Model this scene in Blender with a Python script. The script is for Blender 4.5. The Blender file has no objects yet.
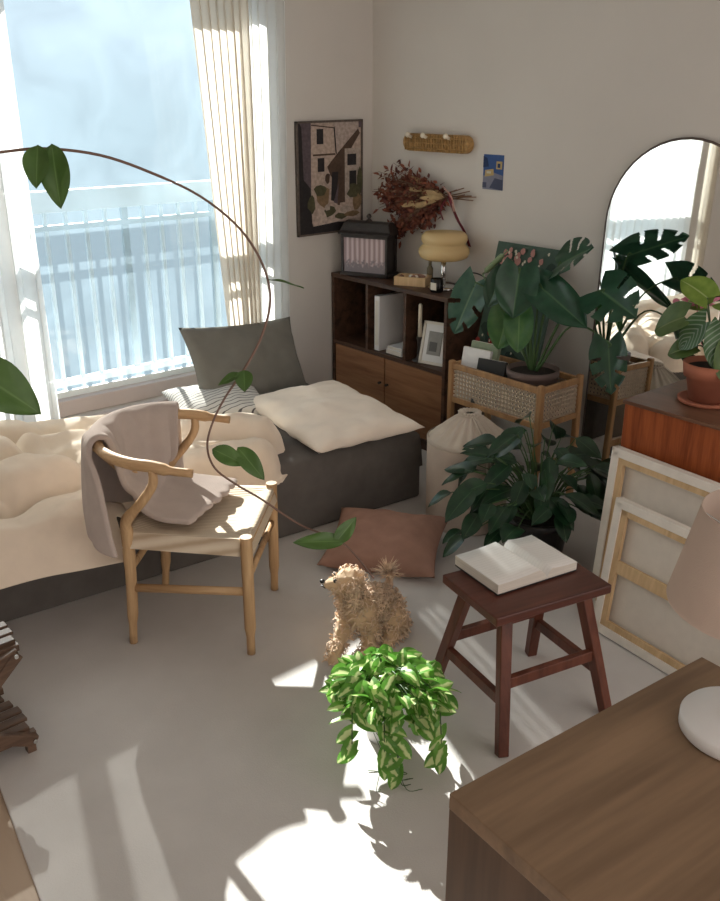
import bpy, bmesh, math, random
from mathutils import Vector as V, Matrix, noise
from math import sin, cos, pi, radians as RAD, sqrt, atan2
random.seed(7)
sc = bpy.context.scene
COL = sc.collection
WM = {}          # world matrix of every thing

# ------------------------------------------------------------------ materials
def nodes(name):
    m = bpy.data.materials.new(name); m.use_nodes = True
    nt = m.node_tree; nt.nodes.clear()
    out = nt.nodes.new('ShaderNodeOutputMaterial')
    return m, nt, out
def N(nt, t, **kw):
    n = nt.nodes.new('ShaderNode' + t)
    for k, v in kw.items():
        if k in n.inputs: n.inputs[k].default_value = v
        else: setattr(n, k, v)
    return n
def lk(nt, a, ao, b, bi): nt.links.new(a.outputs[ao], b.inputs[bi])
def rgb(c): return (c[0], c[1], c[2], 1)
def ramp(nt, stops):
    r = nt.nodes.new('ShaderNodeValToRGB'); e = r.color_ramp.elements
    while len(e) < len(stops): e.new(.5)
    for i, (p, c) in enumerate(stops): e[i].position = p; e[i].color = rgb(c)
    return r
def plain(name, c, rough=.6, var=.12, scale=8, bump=0, bscale=60, metal=0, stretch=(1,1,1), sheen=0, spec=.4, sub=0):
    m, nt, out = nodes(name)
    p = N(nt, 'BsdfPrincipled', Roughness=rough, Metallic=metal)
    p.inputs['Specular IOR Level'].default_value = spec
    if sheen: p.inputs['Sheen Weight'].default_value = sheen
    tc = N(nt, 'TexCoord'); mp = N(nt, 'Mapping'); mp.inputs['Scale'].default_value = stretch
    lk(nt, tc, 'Object', mp, 'Vector')
    nz = N(nt, 'TexNoise', Scale=scale, Detail=4); lk(nt, mp, 'Vector', nz, 'Vector')
    d = tuple(x * (1 - var) for x in c); l = tuple(min(1, x * (1 + var)) for x in c)
    r = ramp(nt, [(.3, d), (.7, l)]); lk(nt, nz, 'Fac', r, 'Fac'); lk(nt, r, 'Color', p, 'Base Color')
    if bump:
        b2 = N(nt, 'TexNoise', Scale=bscale, Detail=3); lk(nt, mp, 'Vector', b2, 'Vector')
        bp = N(nt, 'Bump', Strength=bump, Distance=.004); lk(nt, b2, 'Fac', bp, 'Height'); lk(nt, bp, 'Normal', p, 'Normal')
    lk(nt, p, 'BSDF', out, 'Surface')
    return m
def wood(name, dark, light, axis='X', scale=10, rough=.45, spec=.35):
    m, nt, out = nodes(name)
    p = N(nt, 'BsdfPrincipled', Roughness=rough); p.inputs['Specular IOR Level'].default_value = spec
    tc = N(nt, 'TexCoord'); mp = N(nt, 'Mapping')
    s = [scale, scale, scale]; s['XYZ'.index(axis)] = scale * .08
    mp.inputs['Scale'].default_value = s
    lk(nt, tc, 'Object', mp, 'Vector')
    n1 = N(nt, 'TexNoise', Scale=1.6, Detail=6, Distortion=.6); lk(nt, mp, 'Vector', n1, 'Vector')
    n2 = N(nt, 'TexNoise', Scale=9, Detail=3); lk(nt, mp, 'Vector', n2, 'Vector')
    mx = N(nt, 'Math', operation='MULTIPLY_ADD'); mx.inputs[1].default_value = .35
    lk(nt, n2, 'Fac', mx, 0); lk(nt, n1, 'Fac', mx, 2)
    mid = tuple((a + b) / 2 for a, b in zip(dark, light))
    r = ramp(nt, [(.45, dark), (.65, mid), (.85, light)]); lk(nt, mx, 0, r, 'Fac')
    lk(nt, r, 'Color', p, 'Base Color'); lk(nt, p, 'BSDF', out, 'Surface')
    return m
def cloth(name, c, trans=.0, var=.05, weave=300, bump=.15, alpha=0):
    m, nt, out = nodes(name)
    d = N(nt, 'BsdfDiffuse', Roughness=.5)
    tc = N(nt, 'TexCoord')
    nz = N(nt, 'TexNoise', Scale=14, Detail=5); lk(nt, tc, 'Object', nz, 'Vector')
    r = ramp(nt, [(.3, tuple(x*(1-var) for x in c)), (.7, tuple(min(1, x*(1+var)) for x in c))])
    lk(nt, nz, 'Fac', r, 'Fac'); lk(nt, r, 'Color', d, 'Color')
    if bump:
        w = N(nt, 'TexNoise', Scale=weave, Detail=2); lk(nt, tc, 'Object', w, 'Vector')
        b = N(nt, 'Bump', Strength=bump, Distance=.002); lk(nt, w, 'Fac', b, 'Height'); lk(nt, b, 'Normal', d, 'Normal')
    last = d
    if trans:
        t = N(nt, 'BsdfTranslucent'); lk(nt, r, 'Color', t, 'Color')
        mx = N(nt, 'MixShader', Fac=trans); lk(nt, d, 0, mx, 1); lk(nt, t, 0, mx, 2); last = mx
    if alpha:
        t = N(nt, 'BsdfTransparent'); mx = N(nt, 'MixShader', Fac=alpha)
        lk(nt, last, 0, mx, 1); lk(nt, t, 0, mx, 2); last = mx
    lk(nt, last, 0, out, 'Surface')
    return m
def leafmat(name, dark, light, vein, trans=.25, rough=.35, variegate=None, stripes=0):
    m, nt, out = nodes(name)
    p = N(nt, 'BsdfPrincipled', Roughness=rough)
    uv = N(nt, 'TexCoord'); sp = N(nt, 'SeparateXYZ'); lk(nt, uv, 'UV', sp, 0)
    nz = N(nt, 'TexNoise', Scale=25, Detail=3); lk(nt, uv, 'Object', nz, 'Vector')
    r = ramp(nt, [(.35, dark), (.7, light)]); lk(nt, nz, 'Fac', r, 'Fac')
    a = N(nt, 'Math', operation='SUBTRACT'); a.inputs[1].default_value = .5; lk(nt, sp, 'X', a, 0)
    b = N(nt, 'Math', operation='ABSOLUTE'); lk(nt, a, 0, b, 0)
    if variegate:
        n3 = N(nt, 'TexNoise', Scale=45, Detail=2); lk(nt, uv, 'Object', n3, 'Vector')
        c = N(nt, 'Math', operation='MULTIPLY_ADD'); c.inputs[1].default_value = .5
        lk(nt, n3, 'Fac', c, 0); lk(nt, b, 0, c, 2)
        f = ramp(nt, [(.36, (1,1,1)), (.46, (0,0,0))]); lk(nt, c, 0, f, 'Fac')
    elif stripes:
        w = N(nt, 'Math', operation='MULTIPLY_ADD'); w.inputs[1].default_value = -.9
        lk(nt, b, 0, w, 0); lk(nt, sp, 'Y', w, 2)
        s = N(nt, 'Math', operation='MULTIPLY'); s.inputs[1].default_value = stripes; lk(nt, w, 0, s, 0)
        fr = N(nt, 'Math', operation='FRACT'); lk(nt, s, 0, fr, 0)
        f = ramp(nt, [(.55, (0,0,0)), (.75, (1,1,1)), (.95, (0,0,0))]); lk(nt, fr, 0, f, 'Fac')
    else:
        f = ramp(nt, [(.012, (1,1,1)), (.035, (0,0,0))]); lk(nt, b, 0, f, 'Fac')
    mx = N(nt, 'Mix', data_type='RGBA'); lk(nt, f, 'Color', mx, 'Factor')
    nt.links.new(r.outputs['Color'], mx.inputs[6]); mx.inputs[7].default_value = rgb(variegate or vein)
    nt.links.new(mx.outputs[2], p.inputs['Base Color'])
    t = N(nt, 'BsdfTranslucent'); nt.links.new(mx.outputs[2], t.inputs['Color'])
    ms = N(nt, 'MixShader', Fac=trans); lk(nt, p, 0, ms, 1); lk(nt, t, 0, ms, 2); lk(nt, ms, 0, out, 'Surface')
    return m

# ------------------------------------------------------------------ mesh helpers
def BM():
    b = bmesh.new(); b.loops.layers.uv.new('UVMap'); return b
def box(b, c, s, R=None, mi=0):
    vs = []
    for dx in (-.5, .5):
        for dy in (-.5, .5):
            for dz in (-.5, .5):
                p = V((dx*s[0], dy*s[1], dz*s[2]))
                if R: p = R @ p
                vs.append(b.verts.new(V(c) + p))
    for f in ((0,1,3,2), (4,6,7,5), (0,4,5,1), (2,3,7,6), (0,2,6,4), (1,5,7,3)):
        fc = b.faces.new([vs[i] for i in f]); fc.material_index = mi
    return vs
def bx(b, x0, x1, y0, y1, z0, z1, mi=0):
    box(b, ((x0+x1)/2, (y0+y1)/2, (z0+z1)/2), (abs(x1-x0), abs(y1-y0), abs(z1-z0)), None, mi)
def bar(b, p, q, w, h=None, up=(0,0,1), w2=None, h2=None):
    """tapered square bar from p to q"""
    h = h or w; w2 = w2 or w; h2 = h2 or h
    p, q, up = V(p), V(q), V(up); d = (q-p).normalized(); s = d.cross(up)
    if s.length < 1e-4: s = d.cross(V((1,0,0)))
    s.normalize(); u = s.cross(d)
    r = []
    for c, a, e in ((p, w, h), (q, w2, h2)):
        r.append([b.verts.new(c + s*a*.5*i + u*e*.5*j) for i, j in ((-1,-1), (1,-1), (1,1), (-1,1))])
    b.faces.new(r[0][::-1]); b.faces.new(r[1])
    for i in range(4): b.faces.new((r[0][i], r[0][(i+1)%4], r[1][(i+1)%4], r[1][i]))
def spline(pts, n=8):
    P = [V(p) for p in pts]; P = [2*P[0]-P[1]] + P + [2*P[-1]-P[-2]]; o = []
    for i in range(1, len(P)-2):
        a, bb, c, d = P[i-1:i+3]
        for k in range(n):
            t = k/n
            o.append(.5*((2*bb) + (c-a)*t + (2*a-5*bb+4*c-d)*t*t + (3*bb-a-3*c+d)*t**3))
    o.append(P[-2]); return o
def tube(b, pts, r, seg=8, cap=True, mi=0, flat=1):
    pts = [V(p) for p in pts]; n = len(pts)
    rr = r if isinstance(r, (list, tuple)) else [r]*n
    if len(rr) != n:
        rr = [rr[0] + (rr[-1]-rr[0])*i/(n-1) for i in range(n)] if len(rr) == 2 else [rr[min(len(rr)-1, int(i*(len(rr)-1)/(n-1)+.5))] for i in range(n)]
    up = V((0,0,1)); rings = []; prev = None
    for i, p in enumerate(pts):
        d = (pts[min(i+1, n-1)] - pts[max(i-1, 0)])
        if d.length < 1e-9: d = V((0,0,1))
        d.normalize()
        if prev is None:
            s = d.cross(up)
            if s.length < .05: s = d.cross(V((1,0,0)))
        else: s = prev - d*prev.dot(d)
        s.normalize(); prev = s; u = s.cross(d)
        rings.append([b.verts.new(p + s*cos(2*pi*k/seg)*rr[i] + u*sin(2*pi*k/seg)*rr[i]*flat) for k in range(seg)])
    for a, c in zip(rings, rings[1:]):
        for k in range(seg):
            f = b.faces.new((a[k], a[(k+1)%seg], c[(k+1)%seg], c[k])); f.material_index = mi; f.smooth = True
    if cap:
        b.faces.new(rings[0][::-1]).material_index = mi; b.faces.new(rings[-1]).material_index = mi
def lathe(b, prof, c=(0,0,0), seg=32, mi=0, wob=None):
    """prof: (r,z) list"""
    c = V(c); rings = []
    for r, z in prof:
        if r < 1e-6: rings.append([b.verts.new(c + V((0,0,z)))])
        else: rings.append([b.verts.new(c + V((cos(2*pi*k/seg)*r*(wob(k/seg, z) if wob else 1), sin(2*pi*k/seg)*r*(wob(k/seg, z) if wob else 1), z))) for k in range(seg)])
    for a, d in zip(rings, rings[1:]):
        for k in range(seg):
            k2 = (k+1) % seg
            if len(a) == 1 and len(d) == 1: continue
            if len(a) == 1: f = b.faces.new((a[0], d[k2], d[k]))
            elif len(d) == 1: f = b.faces.new((a[k], a[k2], d[0]))
            else: f = b.faces.new((a[k], a[k2], d[k2], d[k]))
            f.smooth = True; f.material_index = mi
def grid(b, fn, nu, nv, mi=0, skip=None, uvf=None, closed=False):
    uv = b.loops.layers.uv.active
    g = [[b.verts.new(fn(i/nu, j/nv)) for j in range(nv+1)] for i in range(nu+1)]
    for i in range(nu):
        for j in range(nv):
            if skip and skip((i+.5)/nu, (j+.5)/nv): continue
            f = b.faces.new((g[i][j], g[i+1][j], g[i+1][j+1], g[i][j+1])); f.smooth = True; f.material_index = mi
            for l, (a, c) in zip(f.loops, ((i,j), (i+1,j), (i+1,j+1), (i,j+1))): l[uv].uv = (c/nv, a/nu)
    return g
def pillow(b, L, W, H, M, pinch=.12, wr=.012, seed=0, n=26, sag=0):
    """cushion with pointed corners, local x length, y width, centre 0; M maps to world"""
    for sg in (1, -1):
        def fn(u, v):
            x, y = 2*u-1, 2*v-1
            e = max(0, (1-x*x)*(1-y*y))
            px = x*L/2*(1-pinch*(1-abs(y)**2)*abs(x)); py = y*W/2*(1-pinch*(1-abs(x)**2)*abs(y))
            z = sg*H/2*(e**.42)
            w = noise.noise(V((px*7+seed, py*7, sg*3+seed)))*wr*2 + noise.noise(V((px*18+seed, py*18, sg)))*wr*.8
            z += w*min(1, e*6) - sag*(1-e)
            return M @ V((px, py, z))
        g = grid(b, fn, n, n)
    bmesh.ops.remove_doubles(b, verts=b.verts, dist=1e-5)
    bmesh.ops.recalc_face_normals(b, faces=b.faces)
def leaf(b, base, d, up, L, W, kind='lance', fold=.15, droop=.15, cuts=0, nu=10, nv=6, mi=0, curl=0):
    base, d, up = V(base), V(d).normalized(), V(up)
    s = d.cross(up)
    if s.length < 1e-3: s = d.cross(V((1,.3,0)))
    s.normalize(); n = s.cross(d)
    def prof(t):
        if kind == 'lance': return max(0, sin(pi*t**.8))**.8
        if kind == 'heart': return max(0, cos(pi/2*((t-.3)/.7)**1.35))**.85 if t > .3 else .66+.34*sin(pi/2*t/.3)
        return sqrt(max(0, 1-(2*t-1)**2))
    lobe = {'lance': 0, 'heart': .24, 'round': .05}[kind]
    def fn(u, v):
        t = u; q = 2*v-1; w = W/2*prof(t)*q
        al = L*(t - lobe*(1-t)**3*abs(q)**.8)
        h = fold*abs(w) - droop*L*t*t + curl*w*w/max(W, .01)*4
        h += .02*L*sin(t*9+abs(q)*5)*abs(q)
        return base + d*al + s*w + n*h
    sk = None
    if cuts:
        def sk(t, v):
            q = abs(2*v-1); tt = t - .12*q
            k = (tt*cuts) % 1
            return q > .30+.12*((int(tt*cuts)) % 2) and .10 < tt < .80 and k < .24*min(1, .35+q)
    grid(b, fn, nu, nv, mi, sk)
def ell(b, c, r, seg=12, R=None):
    g = bmesh.ops.create_icosphere(b, subdivisions=2, radius=1)
    for v in g['verts']:
        p = V((v.co.x*r[0], v.co.y*r[1], v.co.z*r[2]))
        v.co = V(c) + (R @ p if R else p)
    for v in g['verts']:
        for f in v.link_faces: f.smooth = True

def thing(name, label, cat, loc, rotz=0, group=None):
    o = bpy.data.objects.new(name, None); COL.objects.link(o)
    o.empty_display_size = .05
    o.location = loc; o.rotation_euler = (0, 0, rotz)
    o['label'] = label; o['category'] = cat
    if group: o['group'] = group
    WM[o.name] = Matrix.Translation(V(loc)) @ Matrix.Rotation(rotz, 4, 'Z')
    return o
def obj(name, b, mat, parent=None, world=True, bevel=0, smooth=False, solid=0, sub=0, recalc=False, label=None):
    if recalc: bmesh.ops.recalc_face_normals(b, faces=b.faces)
    if smooth:
        for f in b.faces: f.smooth = True
    me = bpy.data.meshes.new(name)
    o = bpy.data.objects.new(name, me); COL.objects.link(o)
    if parent:
        m = WM[parent.name]
        if world: b.transform(m.inverted())
        WM[o.name] = m; o.parent = parent
    else:
        xs = [v.co for v in b.verts]
        org = V(((min(p.x for p in xs)+max(p.x for p in xs))/2, (min(p.y for p in xs)+max(p.y for p in xs))/2, min(p.z for p in xs)))
        b.transform(Matrix.Translation(-org)); o.location = org; WM[o.name] = Matrix.Translation(org)
    b.to_mesh(me); b.free()
    for m in (mat if isinstance(mat, (list, tuple)) else [mat]): me.materials.append(m)
    if solid:
        k = o.modifiers.new('solid', 'SOLIDIFY'); k.thickness = solid; k.offset = 0
    if bevel:
        k = o.modifiers.new('bevel', 'BEVEL'); k.width = bevel; k.segments = 2; k.limit_method = 'ANGLE'
    if sub:
        k = o.modifiers.new('sub', 'SUBSURF'); k.levels = sub; k.render_levels = sub
    if label: o['label'] = label
    return o
def tag(o, label, cat, group=None):
    o['label'] = label; o['category'] = cat
    if group: o['group'] = group
    return o
def struct(name, b, mat, **k):
    o = obj(name, b, mat, **k); o['kind'] = 'structure'; return o
def copy_tree(o, **props):
    c = o.copy(); COL.objects.link(c)
    for ch in o.children:
        d = ch.copy(); COL.objects.link(d); d.parent = c
    for k, v in props.items(): c[k] = v
    return c

# ------------------------------------------------------------------ palette
M_wall = plain('wall_paint', (.64,.60,.555), .9, .02, 3, .08, 120)
M_ceil = plain('ceiling_paint', (.7,.68,.65), .9, .02)
M_rug = plain('rug_mat', (.60,.575,.555), .85, .05, 5, .25, 260)
M_trim = plain('white_trim', (.75,.73,.70), .5, .02)
M_frame = plain('window_frame_paint', (.52,.45,.43), .5, .03)
M_vinyl = plain('pale_vinyl', (.72,.78,.80), .4, .03)
M_rail = plain('railing_paint', (.62,.72,.76), .45, .05)
M_raild = plain('railing_dark', (.40,.50,.55), .45, .05)
M_walnut = wood('walnut', (.036,.018,.011), (.11,.056,.034), 'Y', 14)
M_walnutd = wood('walnut_door', (.19,.082,.038), (.36,.175,.085), 'Y', 12)
M_oak = wood('ash_wood', (.36,.21,.10), (.60,.40,.22), 'Z', 16, .5)
M_oakx = wood('ash_wood_rail', (.36,.21,.10), (.60,.40,.22), 'X', 16, .5)
M_stand = wood('stand_wood', (.29,.155,.07), (.50,.295,.14), 'Z', 14, .45)
M_stool = wood('stool_wood', (.065,.018,.010), (.155,.050,.029), 'Z', 12, .35)
M_stoolt = wood('stool_top_wood', (.050,.014,.009), (.125,.040,.026), 'X', 9, .3)
M_orange = wood('teak_veneer', (.19,.042,.012), (.37,.098,.030), 'Z', 20, .35)
M_teaktop = wood('teak_top', (.11,.05,.03), (.20,.10,.06), 'Y', 10, .35)
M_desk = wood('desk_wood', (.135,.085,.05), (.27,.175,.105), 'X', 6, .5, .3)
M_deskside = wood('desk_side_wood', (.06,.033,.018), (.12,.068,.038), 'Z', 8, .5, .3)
M_floor = wood('floor_boards', (.30,.21,.15), (.48,.36,.26), 'Y', 7, .5)
M_rack = wood('rack_wood', (.06,.034,.022), (.17,.105,.07), 'X', 14, .5)
M_pine = wood('pine', (.50,.33,.17), (.72,.52,.30), 'Z', 12, .6)
M_pinew = plain('primed_edge', (.80,.75,.68), .7, .06, 20)
M_canvas = plain('raw_canvas', (.72,.66,.585), .9, .03, 30, .2, 400)
M_black = plain('black_plastic', (.015,.015,.015), .35, .1)
M_iron = plain('dark_iron', (.03,.024,.022), .5, .3, 30, .2, 80)
M_chrome = plain('chrome', (.7,.7,.7), .15, .02, metal=1)
M_brass = plain('aged_metal', (.35,.28,.2), .35, .1, metal=1)
M_terra = plain('terracotta', (.37,.13,.075), .75, .12, 12, .15, 80)
M_potg = plain('grey_brown_pot', (.14,.10,.09), .6, .1)
M_soil = plain('soil', (.02,.014,.01), .95, .4, 60, .8, 90)
M_white = plain('white_enamel', (.74,.73,.72), .3, .02)
M_paper = plain('paper', (.72,.68,.60), .8, .04, 20)
M_page = plain('page_edges', (.68,.63,.56), .85, .1, 6, stretch=(1,1,60))
M_ivory = plain('candle_wax', (.78,.70,.56), .5, .04)

M_sheet = cloth('grey_bed_sheet', (.145,.132,.122), 0, .1, 350, .3)
M_greyp = cloth('grey_linen', (.205,.20,.178), 0, .06, 350, .3)
M_duvet = cloth('cream_duvet', (.83,.72,.60), .03, .04, 200, .15)
M_creamp = cloth('cream_cotton', (.86,.775,.68), 0, .03, 300, .15)
M_blank = cloth('taupe_fleece', (.50,.425,.385), 0, .06, 250, .5)
M_cush = cloth('dusty_brown_fabric', (.36,.215,.165), 0, .12, 200, .3)
M_hamp = cloth('oatmeal_canvas', (.52,.44,.375), 0, .05, 400, .4)
M_hampt = cloth('cream_cotton_top', (.60,.535,.46), 0, .05, 300, .2)
M_shade = cloth('linen_shade', (.66,.54,.46), .25, .03, 500, .3)
M_sheer = cloth('sheer_voile', (.92,.92,.90), .75, .02, 300, 0, .11)
M_drape = cloth('beige_drape', (.86,.81,.73), .5, .03, 300, .1, 0)
def striped(name, base, line, sx, width, rot=0):
    m, nt, out = nodes(name)
    d = N(nt, 'BsdfDiffuse'); tc = N(nt, 'TexCoord')
    w = N(nt, 'TexWave', Scale=sx, Distortion=2.2, Detail=1); w.inputs['Detail Scale'].default_value = 1.2
    w.bands_direction = 'Y'
    lk(nt, tc, 'Object', w, 'Vector')
    r = ramp(nt, [(0, line), (width, line), (width+.06, base)]); lk(nt, w, 'Fac', r, 'Fac')
    lk(nt, r, 'Color', d, 'Color'); lk(nt, d, 0, out, 'Surface'); return m
M_strip = striped('white_striped_cotton', (.66,.64,.60), (.11,.105,.105), 15, .05)
def cordmat():
    m, nt, out = nodes('paper_cord')
    d = N(nt, 'BsdfPrincipled', Roughness=.8); tc = N(nt, 'TexCoord')
    w = N(nt, 'TexWave', Scale=28, Distortion=.4); w.bands_direction = 'Y'; lk(nt, tc, 'Object', w, 'Vector')
    r = ramp(nt, [(0, (.47,.36,.25)), (.5, (.64,.53,.40)), (1, (.70,.60,.47))]); lk(nt, w, 'Fac', r, 'Fac')
    lk(nt, r, 'Color', d, 'Base Color')
    b = N(nt, 'Bump', Strength=.5, Distance=.003); lk(nt, w, 'Fac', b, 'Height'); lk(nt, b, 'Normal', d, 'Normal')
    lk(nt, d, 0, out, 'Surface'); return m
M_cord = cordmat()
M_cane = plain('cane', (.80,.64,.48), .6, .1, 40)
M_rattan = plain('rattan', (.40,.235,.085), .6, .3, 60, .6, 150)
def flat(name, c, rough=.7): return plain(name, c, rough, .25 if name.startswith('art_') else .06, 55)
M_mirror = plain('mirror_silver', (.86,.88,.87), .02, 0, metal=1)
def glassmat(name, tint, haze, hazec, nscale=3):
    """wet, misted pane: transparent with a translucent film"""
    m, nt, out = nodes(name)
    tr = N(nt, 'BsdfTransparent', Color=rgb(tint)); tl = N(nt, 'BsdfTranslucent', Color=rgb(hazec))
    gl = N(nt, 'BsdfGlossy', Roughness=.05)
    tc = N(nt, 'TexCoord'); nz = N(nt, 'TexNoise', Scale=nscale, Detail=6, Distortion=1); lk(nt, tc, 'Object', nz, 'Vector')
    r = ramp(nt, [(.3, (haze[0],)*3), (.7, (haze[1],)*3)]); lk(nt, nz, 'Fac', r, 'Fac')
    m1 = N(nt, 'MixShader'); lk(nt, r, 'Color', m1, 'Fac'); lk(nt, tr, 0, m1, 1); lk(nt, tl, 0, m1, 2)
    m2 = N(nt, 'MixShader', Fac=.03); lk(nt, m1, 0, m2, 1); lk(nt, gl, 0, m2, 2); lk(nt, m2, 0, out, 'Surface')
    return m
M_pane = glassmat('misted_pane', (.93,.97,1), (.02,.07), (.55,.72,.85))
M_lampg = None
def opal():
    m, nt, out = nodes('opal_glass')
    p = N(nt, 'BsdfPrincipled', Roughness=.2); p.inputs['Base Color'].default_value = (.82,.64,.34,1)
    t = N(nt, 'BsdfTranslucent', Color=(.85,.65,.35,1)); mx = N(nt, 'MixShader', Fac=.35)
    lk(nt, p, 0, mx, 1); lk(nt, t, 0, mx, 2); lk(nt, mx, 0, out, 'Surface'); return m
M_opal = opal()
L_mon = leafmat('monstera_leaf', (.015,.058,.032), (.028,.095,.048), (.07,.15,.07), .15, .3)
L_monp = leafmat('monstera_leaf_pale', (.045,.12,.09), (.075,.17,.12), (.14,.25,.16), .15, .3)
L_mony = leafmat('monstera_leaf_young', (.05,.15,.05), (.09,.22,.06), (.15,.30,.10), .25, .35)
L_bush = leafmat('dark_glossy_leaf', (.010,.035,.018), (.020,.065,.028), (.05,.11,.05), .12, .28)
L_pothos = leafmat('variegated_leaf', (.09,.26,.035), (.17,.40,.06), (0,0,0), .35, .3, variegate=(.66,.76,.36))
L_terra = leafmat('striped_green_leaf', (.04,.11,.035), (.065,.15,.05), (.28,.36,.27), .15, .4, stripes=7)
L_lime = leafmat('lime_leaf', (.16,.28,.04), (.26,.38,.07), (.4,.5,.2), .35, .4)
L_olive = leafmat('olive_leaf', (.07,.13,.03), (.11,.18,.045), (.2,.25,.1), .25, .4)
L_vine = leafmat('vine_leaf', (.045,.10,.02), (.075,.15,.03), (.10,.18,.05), .3, .4)
M_stem = plain('green_stem', (.06,.12,.04), .5, .15)
M_vstem = plain('brown_vine_stem', (.13,.075,.055), .6, .15)
M_dogfur = plain('apricot_fur', (.60,.42,.26), .9, .18, 25, sheen=.3)
M_dogtuft = plain('apricot_curls', (.69,.51,.36), .9, .36, 28, sheen=.3)
M_dogw = plain('pale_paw_fur', (.70,.56,.44), .9, .1)

# ------------------------------------------------------------------ room
XW, YW, XL, YB, ZC = 3.40, 3.95, -1.3, -1.3, 2.45
WX0, WX1, WZ0, WZ1 = .12, 2.80, .33, 2.22          # window opening
b = BM(); bx(b, XL, XW+.15, YB, YW+.2, -.12, 0); struct('floor', b, M_floor)
b = BM(); bx(b, XL, XW+.15, YB, YW+.2, ZC, ZC+.1); struct('ceiling', b, M_ceil)
b = BM(); bx(b, XW, XW+.15, YB, YW+.2, 0, ZC); struct('wall_right', b, M_wall)
b = BM(); bx(b, XL-.15, XL, YB, YW+.2, 0, ZC); struct('wall_left', b, M_wall)
b = BM()
bx(b, XL, WX0, YW, YW+.2, 0, ZC); bx(b, WX1, XW, YW, YW+.2, 0, ZC)
bx(b, WX0, WX1, YW, YW+.2, 0, WZ0); bx(b, WX0, WX1, YW, YW+.2, WZ1, ZC)
struct('wall_back', b, M_wall)
b = BM(); bx(b, XW-.012, XW, YB, YW, 0, .055); struct('baseboard_right', b, M_trim)
b = BM(); bx(b, XL, XW, YW-.012, YW, 0, .055); struct('baseboard_back', b, M_trim)
# rug with its slanting left edge
b = BM()
pl = [(.125,-.6), (3.37,-.6), (3.37,3.9), (.776,3.9)]
lo = [b.verts.new((x, y, .0005)) for x, y in pl]; hi = [b.verts.new((x, y, .010)) for x, y in pl]
b.faces.new(hi); b.faces.new(lo[::-1])
for i in range(4): b.faces.new((lo[i], lo[(i+1)%4], hi[(i+1)%4], hi[i]))
tag(obj('floor_mat', b, M_rug, bevel=.004), 'large plain pale grey mat covering the wooden floor', 'rug')
RZ = .010
# window
b = BM()
bx(b, WX0, WX1, YW+.04, YW+.14, WZ0, WZ0+.075); bx(b, WX0, WX1, YW+.04, YW+.14, WZ1-.05, WZ1)
bx(b, WX0, WX0+.06, YW+.04, YW+.14, WZ0, WZ1); bx(b, WX1-.06, WX1, YW+.04, YW+.14, WZ0, WZ1)
bx(b, 1.335, 1.405, YW+.05, YW+.13, WZ0+.07, WZ1-.04)
win = struct('window_1', b, M_frame, bevel=.004)
b = BM(); bx(b, WX0-.03, WX1+.03, YW-.03, YW+.06, WZ0-.03, WZ0); o = obj('window_sill', b, M_frame, win, bevel=.004)
b = BM()
for x0, x1 in ((WX0+.06, 1.34), (1.40, WX1-.06)):
    bx(b, x0, x1, YW+.09, YW+.105, WZ0+.075, WZ0+.105); bx(b, x0, x1, YW+.09, YW+.105, WZ1-.075, WZ1-.05)
obj('sash_rail', b, M_vinyl, win)
for x0, x1 in ((WX0+.06, 1.335), (1.405, WX1-.06)):
    b = BM(); bx(b, x0, x1, YW+.096, YW+.099, WZ0+.10, WZ1-.07); obj('window_pane', b, M_pane, win)
# railing outside
rl = thing('balcony_railing', 'pale metal balcony railing outside the misted window', 'railing', (1.4, 4.36, 0))
b = BM(); bx(b, WX0-.3, WX1+.5, 4.33, 4.39, 1.215, 1.315); obj('handrail', b, M_rail, rl, bevel=.005)
b = BM(); bx(b, WX0-.3, WX1+.5, 4.345, 4.375, 1.13, 1.155); obj('upper_rail', b, M_raild, rl)
b = BM(); bx(b, WX0-.3, WX1+.5, 4.345, 4.375, .36, .395); obj('lower_rail', b, M_rail, rl)
x = WX0-.25; k = 0
while x < WX1+.45:
    b = BM(); w = .034 if k % 5 == 2 else .017
    bx(b, x-w/2, x+w/2, 4.35, 4.37, .02, 1.215); obj('baluster', b, M_raild if k % 5 == 2 else M_rail, rl)
    x += .102; k += 1
b = BM(); bx(b, XL, XW+.6, YW+.2, 4.5, -.12, .02); struct('balcony_floor', b, M_trim)

# ------------------------------------------------------------------ curtains
def curtain(name, label, xt, xb, y, zt, zb, folds, amp, mat, seed=0, group=None):
    b = BM()
    nu, nv = 30, folds*10
    def fn(u, v):
        t = u
        x = (xt[0]+(xt[1]-xt[0])*v)*(1-t) + (xb[0]+(xb[1]-xb[0])*v)*t
        ph = 2*pi*folds*v + .8*sin(v*7+seed) + .5*sin(t*2+v*5)
        a = amp*(.75+.45*noise.noise(V((v*5+seed, t*1.2, 0))))
        return V((x + .25*amp*sin(2*ph), y + a*sin(ph), zt+(zb-zt)*t + (.01*sin(ph) if u == 1 else 0)))
    grid(b, fn, nu, nv)
    o = obj(name, b, mat)
    return tag(o, label, 'curtain', group)
curtain('sheer_curtain', 'white sheer curtain hanging at the left half of the window', (.16, 1.45), (.16, 1.475), 3.86, 2.40, .10, 15, .030, M_sheer, 1)
curtain('sheer_curtain', 'white sheer curtain hanging beside the corner picture, right of beige drape', (2.50, 2.77), (2.50, 2.74), 3.86, 2.40, .06, 6, .028, M_sheer, 4)
curtain('drape_curtain', 'beige pleated drape pulled aside at the right of the window', (2.225, 2.53), (2.40, 2.53), 3.80, 2.40, .06, 7, .028, M_drape, 2)
curtain('drape_curtain', 'beige drape at the far left end of the window, seen in mirror', (.0, .17), (.0, .17), 3.80, 2.40, .06, 4, .028, M_drape, 3)
b = BM(); bx(b, -.1, 3.0, 3.78, 3.90, 2.40, 2.44); struct('trim_1', b, M_trim)

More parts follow.
